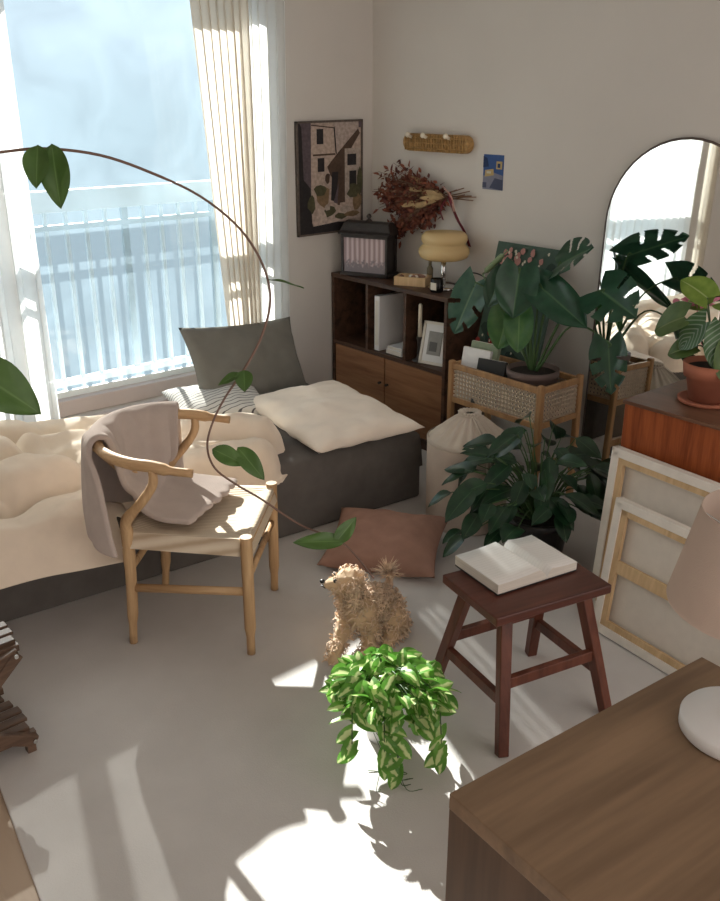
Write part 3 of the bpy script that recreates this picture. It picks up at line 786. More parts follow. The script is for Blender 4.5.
cj = thing('candle_jar', 'dark glass candle jar with a pale label at bookcase edge', 'candle', (3.165, 3.185, SH))
b = BM(); lathe(b, [(0,0), (.030,0), (.032,.004), (.032,.064), (.029,.066), (.028,.05), (0,.05)], (0,0,.001), 24); obj('jar', b, flat('black_glass', (.012,.01,.01), .15), cj, world=False)
b = BM(); grid(b, lambda u, v: V((.0326*cos(RAD(150+u*70)), .0326*sin(RAD(150+u*70)), .014+v*.036)), 8, 2); obj('label', b, M_paper, cj, world=False)

# ------------------------------------------------------------------ wall things
def picture(name, label, cat, origin, ex, ey, W, H, thick, polys, cols, frame=None, fw=.012):
    """flat picture: polygons in 0..1 space on a board; ex right, ey up"""
    ex, ey = V(ex).normalized(), V(ey).normalized(); n = ex.cross(ey); O = V(origin)
    t = thing(name, label, cat, O)
    R3 = Matrix((ex, ey, n)).transposed()
    b = BM(); box(b, O+ex*W/2+ey*H/2-n*thick/2, (W, H, thick), R3); obj('backing', b, frame or cols[0], t)
    b = BM()
    for k, (ci, pts) in enumerate(polys):
        f = b.faces.new([b.verts.new(O+ex*p[0]*W+ey*p[1]*H+n*(.0006+.00025*k)) for p in pts]); f.material_index = ci
    obj('print', b, cols, t)
    if frame:
        b = BM()
        for c_, s_ in (((W/2, fw/2), (W, fw)), ((W/2, H-fw/2), (W, fw)), ((fw/2, H/2), (fw, H)), ((W-fw/2, H/2), (fw, H))):
            box(b, O+ex*c_[0]+ey*c_[1]+n*.002, (s_[0], s_[1], .012), R3)
        obj('frame', b, frame, t)
    return t
rect = lambda x0, y0, x1, y1: [(x0,y0), (x1,y0), (x1,y1), (x0,y1)]
def blob(cx, cy, rx, ry, n=9, sd_=0):
    r = random.Random(int(cx*1000+cy*77+sd_)); return [(cx+rx*cos(2*pi*i/n)*(.7+.5*r.random()), cy+ry*sin(2*pi*i/n)*(.7+.5*r.random())) for i in range(n)]
cols = [flat('art_plaster', (.46,.36,.30)), flat('art_dark', (.020,.017,.018)), flat('art_mauve', (.10,.075,.085)), flat('art_brown', (.075,.045,.030)),
        flat('art_path', (.50,.40,.34)), flat('art_green', (.075,.07,.035)), flat('art_pale', (.40,.33,.28)), flat('art_sky', (.42,.34,.30)), flat('art_ochre', (.20,.13,.07))]
P = [(0, rect(0,0,1,1)), (7, [(.55,.93),(.62,.72),(.95,.88),(.95,1),(.55,1)]), (2, [(0,0),(.20,.0),(.22,1),(0,1)]), (1, [(0,0),(.22,.02),(.20,.42),(.10,.50),(.08,.95),(.04,1),(0,1)]),
     (1, rect(.30,.80,.40,.93)), (1, rect(.31,.56,.41,.68)), (3, [(.24,.70),(.58,.70),(.58,.715),(.24,.715)]), (3, [(.22,.96),(.56,.93),(.56,.94),(.22,.97)]),
     (1, [(.555,.93),(.58,.72),(.60,.70),(.57,.95)]), (3, [(.45,.60),(.62,.72),(.93,.92),(.96,.88),(.75,.68),(.75,.55),(.60,.45),(.50,.52)]), (6, rect(.72,.30,.96,.75)),
     (3, [(.60,.27),(.72,.27),(.72,.70),(.58,.60)]), (1, rect(.76,.60,.90,.70)), (1, rect(.79,.35,.90,.55)), (6, rect(.73,.56,.95,.58)), (3, rect(.60,.25,.64,.55)),
     (1, [(.50,.30),(.58,.28),(.62,.55),(.52,.55)]), (2, [(.54,.28),(.60,.26),(.62,.45)]), (8, blob(.38,.33,.12,.10)), (5, blob(.33,.40,.09,.06)), (8, blob(.90,.28,.08,.10)), (5, blob(.85,.36,.10,.07)), (3, blob(.45,.50,.04,.05)),
     (4, [(.22,.08),(.95,.12),(.80,.22),(.55,.18),(.30,.24)]), (5, blob(.48,.20,.09,.05)), (6, blob(.72,.21,.10,.04)), (5, blob(.65,.15,.10,.03)), (8, blob(.82,.16,.12,.03)),
     (1, [(.0,0),(1,0),(1,.07),(.6,.10),(.22,.08),(.14,.25),(0,.3)]), (2, rect(.93,.93,1,1)), (5, blob(.20,.28,.06,.08)), (6, blob(.44,.24,.05,.03)), (5, blob(.94,.45,.05,.12))]
picture('wall_art', 'framed brown and cream print of old street houses beside the curtain', 'picture', (2.880, YW-.014, 1.040), (1,0,.012), (0,0,1), .437, .57, .012, P, cols, flat('art_frame', (.11,.085,.07)), .010)
cols2 = [flat('card_blue', (.035,.085,.24)), flat('card_deep', (.012,.03,.10)), flat('card_sand', (.46,.33,.14)), flat('card_grey', (.20,.20,.26)), flat('card_slate', (.06,.07,.12)), flat('card_light', (.52,.48,.36))]
P = [(0, rect(0,0,1,1)), (3, [(0,0),(1,0),(1,.42),(.5,.5),(0,.38)]), (4, [(.35,.05),(1,0),(1,.30),(.6,.34)]), (2, [(.10,.36),(.55,.42),(.52,.60),(.10,.55)]), (5, rect(.18,.46,.40,.53)), (2, rect(.66,.60,.95,.82)), (1, rect(.72,.64,.86,.76)), (4, rect(0,.05,.2,.2)), (1, [(0,.62),(.3,.66),(.2,.9),(0,.95)])]
picture('postcard', 'small blue night view postcard stuck on the wall', 'postcard', (XW-.0025, 3.128, 1.312), (0,-1,0), (0,0,1), .126, .160, .0025, P, cols2)
# peg rack
pr = thing('peg_rack', 'short woven rattan coat rack with round white knobs on the wall', 'coat rack', (XW, 3.425, 1.47))
b = BM(); L, r = .46, .042
prof = [(cos(RAD(a))*r + (L/2-r)*(1 if -90 < a < 90 else -1), sin(RAD(a))*r) for a in list(range(-84, 90, 14)) + list(range(96, 270, 14))]
fr = [b.verts.new((3.352, 3.425+y, 1.511+z)) for y, z in prof]; bkv = [b.verts.new((XW-.001, 3.425+y, 1.511+z)) for y, z in prof]
b.faces.new(fr); b.faces.new(bkv[::-1])
for i in range(len(prof)): b.faces.new((fr[i], fr[(i+1)%len(prof)], bkv[(i+1)%len(prof)], bkv[i]))
obj('board', b, M_pine if False else M_rattan, pr, recalc=True, bevel=.006)
b = BM()
for i in range(22):
    y = 3.425-.205+i*.0195
    hgt = .040*sqrt(max(.1, 1-max(0, abs(y-3.425)-.188)**2/.042**2))
    tube(b, [(3.349, y, 1.511-hgt), (3.345, y+.003*(-1)**i, 1.511), (3.349, y, 1.511+hgt)], .004, 5)
for j in (-.024, 0, .024): tube(b, [(3.346, 3.425+.20, 1.511+j), (3.346, 3.425-.20, 1.511+j)], .0035, 5)
obj('weave', b, M_rattan, pr)
for y in (3.585, 3.475, 3.315):
    b = BM(); tube(b, [(3.352, y, 1.535), (3.325, y, 1.545)], .008, 8); ell(b, (3.322, y, 1.548), (.013,.014,.014)); obj('peg', b, M_ivory, pr)
# dried bouquet
bq = thing('dried_bouquet', 'rust red dried flower bouquet tied with ribbons hanging on wall', 'dried flowers', (3.36, 3.45, 1.12))
rnd = random.Random(4)
M_rust = plain('rust_petals', (.20,.062,.035), .8, .35, 30); M_rust2 = plain('dark_rust_petals', (.105,.030,.022), .8, .3, 30); M_husk = plain('dry_husk', (.40,.27,.13), .7, .2, 30); M_twig = plain('dry_twig', (.18,.10,.06), .8, .2)
tie = V((3.355, 3.32, 1.262))
b1 = BM(); b2 = BM(); bt_ = BM()
for i in range(70):
    an = max(-.6, min(.5, rnd.gauss(0, .26)))-.03; ln_ = .20+.38*rnd.random()*(1-abs(an)*.7)
    d = V((-.10*rnd.random(), cos(an), sin(an)))
    sag_ = -.10*rnd.random()
    pts = [tie + d*ln_*t + V((-.03*sin(t*3), 0, sag_*t*t)) for t in (0, .33, .66, 1)]
    pts = [V((min(p.x, 3.385), min(p.y, 3.90), p.z)) for p in pts]
    tube(bt_, pts, [.002,.001], 4)
    for k in range(34):
        t = .22+.7*rnd.random(); q = pts[0].lerp(pts[3], t)+V((rnd.gauss(0,.010), rnd.gauss(0,.018), rnd.gauss(0,.018)))
        q.x = min(q.x, 3.382)
        leaf(rnd.choice((b1, b1, b2)), q, (rnd.gauss(-.3,.5), rnd.gauss(.4,.8), rnd.gauss(0,.8)), (rnd.gauss(-1,.5), rnd.gauss(0,.5), 1), .026+.022*rnd.random(), .017, nu=3, nv=2, fold=.3)
obj('blooms', b1, M_rust, bq); obj('dark_blooms', b2, M_rust2, bq)
b = BM()
for i in range(16):
    y = 3.31+.22*rnd.random(); q = V((3.315+.02*rnd.random(), y, 1.262+.045*rnd.gauss(0,.6)))
    leaf(b, q, (rnd.gauss(-.1,.1), 1, rnd.gauss(.05,.28)), (-1,0,.3), .10+.06*rnd.random(), .028, nu=6, nv=4, fold=.35)
obj('husk_leaves', b, M_husk, bq)
for i in range(9):
    tube(bt_, [tie+V((rnd.gauss(0,.006), .03, rnd.gauss(0,.01))), V((3.375-.02*rnd.random(), 3.20+rnd.gauss(0,.03), 1.275+rnd.gauss(0,.014)))], .0028, 5)
obj('stems', bt_, M_twig, bq)
b = BM()
def ribbon(b, pts, w):
    p = spline(pts, 6); g = [(b.verts.new(q+V((0, w/2, 0))), b.verts.new(q-V((.004, w/2, 0)))) for q in p]
    for m_, n_ in zip(g, g[1:]): b.faces.new((m_[0], m_[1], n_[1], n_[0])).smooth = True
ribbon(b, [(3.33,3.28,1.29), (3.318,3.262,1.25), (3.36,3.250,1.16), (3.386,3.225,1.10), (3.388,3.185,1.03)], .024)
ribbon(b, [(3.33,3.31,1.25), (3.325,3.335,1.20), (3.34,3.33,1.15)], .014)
obj('ribbon', b, plain('burgundy_ribbon', (.16,.012,.025), .5, .1), bq, solid=.001)
b = BM(); ribbon(b, [(3.32,3.32,1.315), (3.312,3.29,1.30), (3.315,3.255,1.27), (3.325,3.24,1.20)], .020); obj('bow', b, plain('pink_ribbon', (.48,.27,.22), .5, .1), bq, solid=.001)
# arched mirror, leaning a little
mr = thing('arched_mirror', 'tall arched mirror with thin dark frame leaning on the wall', 'mirror', (3.36, 2.03, 0))
def arch(wd, ht, n=24):
    p = [(-wd, 0.0), (-wd, ht-wd)] + [(-wd*cos(pi*i/n), ht-wd+wd*sin(pi*i/n)) for i in range(1, n)] + [(wd, ht-wd), (wd, 0)]
    return p
lean = lambda z: 3.335 + .045*z/1.58
def slab(b, poly, cy, x_off, th):
    A = [b.verts.new((lean(z)+x_off, cy-y, z+RZ)) for y, z in poly]; Bv = [b.verts.new((lean(z)+x_off+th, cy-y, z+RZ)) for y, z in poly]
    b.faces.new(A[::-1]); b.faces.new(Bv); n = len(poly)
    for i in range(n): b.faces.new((A[i], A[(i+1)%n], Bv[(i+1)%n], Bv[i]))
b = BM(); slab(b, arch(.345, 1.565), 2.035, 0, .006); obj('mirror_glass', b, M_mirror, mr, recalc=True)
b = BM(); pts = [V((lean(z)+.003, 2.035-y, z+RZ)) for y, z in arch(.349, 1.569)]; tube(b, pts+[pts[0]], .0055, 8); obj('frame', b, plain('bronze_frame', (.10,.075,.065), .4, .1), mr)

# ------------------------------------------------------------------ cane plant stand
ps = thing('cane_plant_stand', 'light wood plant stand with woven cane sides on tall legs', 'plant stand', (3.085, 2.585, RZ))
PX0, PX1, PY0, PY1, PZ0, PZ1 = 2.935, 3.225, 2.315, 2.865, .40, .585
for x in (PX0+.014, PX1-.014):
    for y in (PY0+.014, PY1-.014):
        b = BM(); bx(b, x-.014, x+.014, y-.014, y+.014, RZ, PZ1+.012); obj('leg', b, M_stand, ps, bevel=.006)
def caneside(axis, fixed, a0, a1):
    b = BM()
    rb = lambda z0, z1: (bx(b, fixed-.009, fixed+.009, a0, a1, z0, z1) if axis == 'y' else bx(b, a0, a1, fixed-.009, fixed+.009, z0, z1))
    rb(PZ0, PZ0+.026); obj('rail', b, M_stand, ps, bevel=.002)
    b = BM(); rb(PZ1-.026, PZ1); obj('rail', b, M_stand, ps, bevel=.002)
    b = BM(); st = .0195; z = PZ0+.026
    k = 0; a = a0+st/2
    def strip(p0, p1, w):
        (bx(b, fixed-.0012, fixed+.0012, p0[0], p1[0], p0[1], p1[1]) if axis == 'y' else bx(b, p0[0], p1[0], fixed-.0012, fixed+.0012, p0[1], p1[1]))
    while a < a1: strip((a-.0055, PZ0+.02), (a+.0055, PZ1-.02), 0); a += st
    z = PZ0+.03
    while z < PZ1-.026: strip((a0, z-.0055), (a1, z+.0055), 0); z += st
    obj('cane_panel', b, M_cane, ps)
caneside('y', PX0+.014, PY0+.028, PY1-.028); caneside('y', PX1-.014, PY0+.028, PY1-.028)
caneside('x', PY0+.014, PX0+.028, PX1-.028); caneside('x', PY1-.014, PX0+.028, PX1-.028)
b = BM(); bx(b, PX0+.02, PX1-.02, PY0+.02, PY1-.02, PZ0+.002, PZ0+.016); obj('tray_floor', b, M_stand, ps)
for y in (PY0+.014, PY1-.014): b = BM(); bx(b, PX0+.028, PX1-.028, y-.010, y+.010, .20, .232); obj('stretcher', b, M_stand, ps)
PF = PZ0+.017
# books in the stand
BK = [(2.985, 2.765, .020, .150, .235, 12, 'white paperback standing in the cane stand, nearest the front', M_white),
      (3.03, 2.765, .024, .150, .255, 14, 'pale green book leaning in the cane stand, behind the white one', flat('pale_green_cover', (.30,.36,.24))),
      (3.00, 2.70, .024, .150, .20, 0, 'black book', M_black)]
for i, (x, y, th, w, h, tilt, lab, m) in enumerate(BK[:2]):
    t = thing('book', lab, 'book', (x, y, PF), RAD(8), 'books in the cane stand')
    R = Matrix.Rotation(RAD(tilt), 3, 'Y')
    b = BM(); box(b, R @ V((0,0,h/2)) + V((.0,0,.004)), (th, w, h), R); obj('cover', b, m, t, world=False, bevel=.001)
    b = BM(); box(b, R @ V((0,0,h/2+.0015)) + V((.0,0,.004)), (th-.006, w-.006, h), R); obj('pages', b, M_paper, t, world=False)
t = thing('book', 'black covered book standing in the cane stand beside the pot', 'book', (2.995, 2.70, PF), RAD(14), 'books in the cane stand')
R = Matrix.Rotation(RAD(16), 3, 'Y')
t.location = (2.968, 2.655, PF); WM[t.name] = Matrix.Translation(t.location) @ Matrix.Rotation(RAD(14), 4, 'Z')
b = BM(); box(b, R @ V((0,0,.105)) + V((0,0,.004)), (.022,.14,.208), R); obj('cover', b, M_black, t, world=False, bevel=.001)
b = BM(); box(b, R @ V((0,0,.1065)) + V((0,0,.004)), (.016,.134,.208), R); obj('pages', b, M_paper, t, world=False)
# green floral board
cols3 = [flat('board_green', (.055,.095,.070)), flat('board_pink', (.42,.20,.17)), flat('board_cream', (.55,.50,.38)), flat('board_red', (.28,.025,.02)), flat('board_dark', (.018,.04,.028))]
rnd = random.Random(12)
P = [(0, rect(0,0,1,1))] + [(4, blob(rnd.random()*.8+.1, rnd.random()*.8+.1, .09, .05, 8, i)) for i in range(22)]
P += [(1, blob(.15+.6*rnd.random(), .80+.16*rnd.random(), .035, .024, 7, i)) for i in range(26)] + [(2, blob(.15+.7*rnd.random(), .72+.24*rnd.random(), .018, .012, 6, i)) for i in range(16)]
P += [(3, blob(.05+.4*rnd.random(), .12+.25*rnd.random(), .04, .026, 7, i)) for i in range(20)] + [(2, blob(.1+.8*rnd.random(), .1+.5*rnd.random(), .014, .010, 6, i)) for i in range(14)]
picture('floral_print', 'dark green floral picture leaning on the wall behind the monstera', 'picture', (3.190, 2.980-.005, PF+.005), (0,-1,0), (.26,0,1), .385, .685, .016, P, cols3, None)

# ------------------------------------------------------------------ monstera
mo = thing('monstera_plant', 'monstera with large split leaves in low brown pot on cane stand', 'potted plant', (3.085, 2.490, PF))
b = BM(); lathe(b, [(0,0), (.085,0), (.10,.08), (.112,.165), (.116,.168), (.116,.195), (.107,.195), (.104,.175), (0,.172)], (0,0,.001), 36); obj('pot', b, M_potg, mo, world=False)
b = BM(); lathe(b, [(0,.186), (.06,.184), (.105,.176)], (0,0,.001), 24); obj('soil', b, M_soil, mo, world=False)
pc = V((3.085, 2.49, PF+.18))
# (base, tip, up, width, kind, cuts, material, droop)
ML = [((3.08,2.85,.935), (3.03,2.93,.690), (-1,-.6,.3), .165, 3, L_monp, .05),
      ((3.02,2.545,1.045), (2.96,2.52,.850), (-.85,-.55,.5), .185, 0, L_mon, .10),
      ((3.06,2.62,.86), (3.02,2.65,.675), (-.9,-.45,.6), .16, 0, L_mony, .08),
      ((3.03,2.54,.865), (2.98,2.495,.70), (-.9,-.5,.5), .13, 0, L_mony, .05),
      ((3.12,2.42,1.070), (3.02,2.19,1.185), (-.75,-.45,.65), .17, 4, L_mon, .03),
      ((3.06,2.47,.985), (3.03,2.19,.865), (-.75,-.15,.7), .165, 0, L_mon, .06),
      ((3.10,2.185,1.00), (3.03,1.975,.95), (-.85,-.35,.5), .22, 4, L_mon, .10),
      ((3.10,2.125,.795), (3.05,2.055,.605), (-1,-.4,.2), .155, 4, L_mon, .04),
      ((3.13,2.70,.99), (3.13,2.73,.82), (-1,-.4,.3), .14, 0, L_mon, .05),
      ((3.04,2.665,1.0), (3.00,2.70,.86), (-1,-.4,.4), .11, 0, L_mon, .05)]
SP = BM()
for i, (p, q, up, w, cuts, m, dr) in enumerate(ML):
    b = BM(); p, q = V(p), V(q); L = (q-p).length
    leaf(b, p, q-p, up, L, w, 'heart', .22, dr, cuts, 64, 40)
    obj('leaf', b, m, mo)
    mid = (pc+p)/2 + V((0,0,.10 if i != 7 else .14)); st0 = pc + (p-pc).normalized()*.02; st0.z = pc.z
    if i >= 10: st0, mid = V((3.10,2.20,1.0)), V((3.11,2.15,1.02))
    tube(SP, spline([st0, mid, p+V((0,0,.004)), p+(q-p)*.08], 6), [.006,.004,.003], 6)
obj('stem', SP, M_stem, mo)
b = BM(); pts = [V((3.07,2.80,.985)), V((3.06,2.72,1.05)), V((3.05,2.645,1.112))]
tube(b, spline(pts, 6), [.004,.014,.013,.003], 8); tube(b, spline([pc, V((3.09,2.68,.80)), pts[0]], 6), .004, 6); obj('rolled_leaf', b, L_lime and plain('pale_rolled_leaf', (.20,.27,.14), .5, .1), mo)

# ------------------------------------------------------------------ bushy floor plant
bp = thing('floor_plant', 'bushy dark leaved plant in black pot behind the stool', 'potted plant', (2.62, 2.04, RZ))
b = BM(); lathe(b, [(0,0), (.10,0), (.125,.17), (.132,.172), (.132,.20), (.122,.20), (.12,.18), (0,.178)], (0,0,.001), 32); obj('pot', b, M_black, bp, world=False)
b = BM(); lathe(b, [(0,.19), (.12,.184)], (0,0,.001), 24); obj('soil', b, M_soil, bp, world=False)
rnd = random.Random(21); pb = V((2.62, 2.04, .19)); LF = BM(); ST = BM()
tg = [(2.20,2.03,.25), (2.32,2.16,.19), (2.31,2.10,.38), (2.37,2.16,.42), (2.42,2.10,.48), (2.48,2.05,.57), (2.60,2.10,.60), (2.70,2.06,.56), (2.62,1.98,.50), (2.72,2.02,.45), (2.40,1.98,.33), (2.33,1.98,.25),
      (2.46,1.93,.40), (2.55,1.88,.30), (2.67,1.86,.27), (2.36,2.26,.30), (2.30,2.06,.30), (2.52,2.06,.58), (2.45,2.20,.45)]
for i in range(84):
    if i < len(tg): tip = V(tg[i])
    else:
        a = rnd.uniform(0, 2*pi); r = rnd.uniform(.10,.34); tip = pb + V((cos(a)*r*(.92 if cos(a) < 0 else .75), sin(a)*r*.85, .35*sqrt(max(0, 1-(r/.40)**2))*rnd.uniform(.4,1.05)))
    if tip.y < 1.84: tip.y = 1.84+.04*rnd.random()
    if tip.x > 2.84: tip.x = 2.84
    d = (tip-pb); h_ = V((d.x, d.y, 0)).normalized() if V((d.x, d.y, 0)).length > .01 else V((1,0,0))
    tube(ST, spline([pb+h_*.03, pb+d*.5+V((0,0,.05)), tip], 4), [.0035,.002], 5)
    dd = (h_+V((rnd.gauss(0,.35), rnd.gauss(0,.35), rnd.gauss(-.35,.35))))
    L = rnd.uniform(.10,.165)
    leaf(LF, tip, dd, (rnd.gauss(-.25,.2), rnd.gauss(-.3,.2), 1), L, L*.52, 'lance', .25, rnd.uniform(.1,.35), 0, 8, 4)
obj('foliage', LF, L_bush, bp); obj('stems', ST, M_stem, bp)

# ------------------------------------------------------------------ variegated plant in the sun
po = thing('variegated_plant', 'bright variegated trailing plant in a small pot on sunlit floor', 'potted plant', (1.45, 1.62, RZ))
b = BM(); lathe(b, [(0,0), (.05,0), (.062,.11), (.066,.112), (.066,.128), (.058,.128), (.056,.11), (0,.108)], (0,0,.001), 28); obj('pot', b, M_white, po, world=False)
b = BM(); lathe(b, [(0,.118), (.057,.112)], (0,0,.001), 20); obj('soil', b, M_soil, po, world=False)
rnd = random.Random(31); LF = BM(); ST = BM(); pp = V((1.45, 1.62, .13))
camR = V((.766,-.643,0)); camN = V((-.643,-.766,0))
for i in range(240):
    a = rnd.uniform(0, 2*pi); r = .150*sqrt(rnd.random())
    c = V((1.425, 1.575, 0)) + camR*cos(a)*r*1.02 + camN*sin(a)*r*.95
    z = .290 - 3.0*r*r - .07*rnd.random()
    tip = V((c.x, c.y, z)); d = tip-pp
    h_ = V((d.x, d.y, 0)); h_ = h_.normalized() if h_.length > .01 else V((1,0,0))
    if i % 2 == 0: tube(ST, spline([pp+h_*.02, pp+d*.5+V((0,0,.05)), tip], 4), [.002,.0014], 4)
    L = rnd.uniform(.040,.064)
    leaf(LF, tip, h_*.55+V((rnd.gauss(0,.6), rnd.gauss(0,.6), rnd.gauss(-.2,.45))), (rnd.gauss(-.1,.6), rnd.gauss(-.1,.6), 1), L, L*.74, 'heart', .3, .35, 0, 7, 4)
for sx, ln_, n_ in ((.02, .12, 7), (-.015, .09, 5), (.135, .07, 5), (-.10, .05, 4)):
    s0 = V((1.425,1.575,.20)) + camR*sx + camN*.10
    p_ = [s0, s0+camN*.05+V((0,0,-.04)), s0+camN*.065+V((0,0,-ln_)), s0+camN*.05+V((0,0,-ln_-.03))]
    p_ = [V((q.x, q.y, max(q.z, .03))) for q in p_]
    sp_ = spline(p_, 6); tube(ST, sp_, .0018, 4)
    for k in range(n_):
        q = sp_[int((k+1)*(len(sp_)-1)/n_)]; L = rnd.uniform(.042,.062)
        leaf(LF, q, camR*rnd.uniform(-1,1)+V((0,0,-.6))+camN*.5, camN+V((0,0,.6)), L, L*.72, 'heart', .3, .2, 0, 7, 4)
for i in range(7):    # thin bare runners
    s0 = V((1.40,1.555,.12))+camR*rnd.uniform(-.05,.05)+camN*.05
    e = V((1.345,1.47,.013))+camR*rnd.uniform(-.08,.08)+camN*rnd.uniform(-.03,.05)
    tube(ST, spline([s0, (s0+e)/2+V((rnd.gauss(0,.02), rnd.gauss(0,.02), -.01)), e, e+camR*rnd.gauss(0,.03)], 5), .0012, 4)
obj('foliage', LF, L_pothos, po); obj('stems', ST, M_stem, po)

# ------------------------------------------------------------------ right side: cabinet, canvases, plant
cb = thing('teak_cabinet', 'glossy orange brown cabinet behind the stretched canvases', 'cabinet', (2.80, 1.25, RZ))
b = BM(); bx(b, 2.612, 3.04, .78, 1.700, .06, .752); obj('body', b, M_orange, cb, bevel=.003)
b = BM(); bx(b, 2.605, 3.045, .775, 1.705, .752, .765); obj('top', b, M_teaktop, cb, bevel=.002)
b = BM(); bx(b, 2.64, 3.02, .80, 1.68, RZ, .06); obj('plinth', b, M_teaktop, cb)
def canvas(label, B, dirv, up, W, H, t, mid):
    ex = V(dirv).normalized(); ey = V(up).normalized(); n = ex.cross(ey); B = V(B)
    R3 = Matrix((ex, ey, n)).transposed()
    th = thing('stretched_canvas', label, 'canvas', B)
    def rc(b, x0, y0, x1, y1, z0, z1): box(b, B+ex*(x0+x1)/2+ey*(y0+y1)/2+n*(z0+z1)/2, (x1-x0, y1-y0, z1-z0), R3)
    b = BM(); rc(b, 0, 0, W, H, 0, .003); obj('canvas', b, M_canvas, th)
    b = BM(); e_ = .012
    for q in ((0,0,W,e_), (0,H-e_,W,H), (0,0,e_,H), (W-e_,0,W,H)): rc(b, *q, .003, t)
    for q in ((e_,e_,W-e_,.030), (e_,H-.030,W-e_,H-e_), (e_,e_,.030,H-e_), (W-.030,e_,W-e_,H-e_)): rc(b, *q, t-.006, t+.001)
    obj('folded_edge', b, M_pinew, th)
    b = BM(); w = .052
    for q in ((e_,e_,W-e_,w), (e_,H-w,W-e_,H-e_), (e_,e_,w,H-e_), (W-w,e_,W-e_,H-e_)): rc(b, *q, .012, t-.004)
    obj('stretcher_bar', b, M_pine, th)
    if mid: b = BM(); rc(b, w, H*mid-.022, W-w, H*mid+.022, .012, t-.006); obj('cross_bar', b, M_pine, th)
    return th
dO = (-.09,-.996,0); nO = V((-.996,.09,0))
# ex points towards the viewer's right, so n = ex x up faces the room
canvas('larger stretched canvas turned backwards, leaning against orange cabinet', (2.52,1.680,RZ), dO, V((.068,.010,.60)), .78, .60, .032, 0)
canvas('smaller stretched canvas turned backwards, in front of larger one', (2.400,1.575,RZ+.001), (-.12,-.993,0), V((.080,.010,.47)), .62, .475, .030, .52)
tp = thing('terracotta_plant', 'striped leaf plant in a terracotta pot on orange cabinet', 'potted plant', (2.80, 1.510, .765))
b = BM(); lathe(b, [(0,0), (.085,0), (.092,.004), (.094,.014), (.086,.014), (.08,.008), (0,.008)], (0,0,.001), 36); obj('saucer', b, M_terra, tp, world=False)
b = BM(); lathe(b, [(0,.006), (.058,.006), (.075,.090), (.084,.090), (.090,.135), (.082,.136), (.076,.115), (0,.112)], (0,0,.003), 36); obj('pot', b, M_terra, tp, world=False)
b = BM(); lathe(b, [(0,.123), (.076,.118)], (0,0,.003), 24); obj('soil', b, M_soil, tp, world=False)
def XP(px, py, x): # helper values measured on planes x = const
    return V((x, px, py))
tc_ = V((2.80, 1.510, .89))
TL = [((2.80,1.630,1.035), (2.79,1.735,.985), L_olive, .085, .13), ((2.80,1.580,.945), (2.77,1.655,.915), L_olive, .06, .09), ((2.79,1.545,1.035), (2.76,1.615,.945), L_terra, .105, .10), ((2.78,1.475,1.03), (2.73,1.46,.92), L_terra, .105, .10),
      ((2.78,1.44,.98), (2.73,1.42,.88), L_olive, .09, .09), ((2.86,1.59,1.10), (2.84,1.67,1.155), L_lime, .12, .11), ((2.88,1.54,1.09), (2.86,1.47,1.09), L_lime, .11, .10), ((2.88,1.60,1.07), (2.90,1.70,1.07), L_lime, .10, .09), ((2.82,1.46,1.08), (2.78,1.38,1.03), L_terra, .11, .11)]
ST = BM()
for p, q, m, L, w in TL:
    b = BM(); p, q = V(p), V(q); leaf(b, p, q-p, (-.6,-.35,.8), (q-p).length*1.1, w, 'heart', .25, .2, 0, 16, 10); obj('leaf', b, m, tp)
    tube(ST, spline([tc_+V((0,0,-.005)), (tc_+p)/2+V((0,0,.03)), p], 5), .0025, 5)
obj('stem', ST, M_stem, tp)
b = BM()
rnd = random.Random(5)
for i in range(16):
    c = V((2.87, 1.63, 1.075)) + V((rnd.gauss(0,.008), rnd.gauss(0,.03), rnd.gauss(0,.008)))
    leaf(b, c, (rnd.gauss(0,1), rnd.gauss(0,1), rnd.gauss(.2,.5)), (-.4,-.3,1), .028, .020, 'round', .3, .2, 0, 5, 4)
tube(b, spline([tc_, tc_+V((.01,.06,.09)), V((2.87,1.63,1.07))], 5), .002, 5)
obj('pink_flower', b, plain('pink_petal', (.72,.25,.36), .6, .25, 30), tp)

# ------------------------------------------------------------------ desk and lamp
DA = RAD(-4.6)
dk = thing('desk', 'brown wooden desk filling the lower right corner', 'desk', (1.13, .30, 0), DA)
DZ = .74
# local frame: far left corner at (.823,.768)
def dl(x, y): return (Matrix.Rotation(-DA, 2) @ (V((x, y))-V((1.13,.30))))
fl = dl(.823, .768); x0, y1 = fl.x, fl.y; x1 = x0+.632; y0 = y1-1.25
b = BM(); bx(b, x0, x1, y0, y1, DZ-.030, DZ); obj('top', b, M_desk, dk, world=False, bevel=.002)
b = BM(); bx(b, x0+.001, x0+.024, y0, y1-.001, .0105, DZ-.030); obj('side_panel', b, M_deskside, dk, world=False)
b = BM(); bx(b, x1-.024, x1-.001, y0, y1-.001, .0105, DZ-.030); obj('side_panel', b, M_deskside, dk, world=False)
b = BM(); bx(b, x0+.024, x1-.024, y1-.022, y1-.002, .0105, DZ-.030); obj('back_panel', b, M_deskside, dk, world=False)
dlp = thing('desk_lamp', 'lamp with pale linen shade on round white base on desk', 'lamp', (1.295, .560, DZ))
b = BM(); lathe(b, [(0,0), (.090,0), (.093,.004), (.093,.022), (.089,.027), (.03,.027), (0,.027)], (0,0,.001), 48); obj('base', b, M_white, dlp, world=False)
b = BM(); lathe(b, [(.022,.027), (.020,.036), (.010,.040), (.008,.05), (.008,.34), (0,.34)], (0,0,0), 20); obj('stem', b, M_chrome, dlp, world=False)
b = BM(); lathe(b, [(.140,.245), (.1405,.247), (.106,.405), (.1045,.405), (.138,.249)], (0,0,0), 56); obj('lamp_shade', b, M_shade, dlp, world=False)
b = BM()
for a in range(3): tube(b, [(0,0,.335), (.107*cos(a*2.1), .107*sin(a*2.1), .395)], .0018, 5)
obj('shade_ring', b, M_chrome, dlp, world=False)

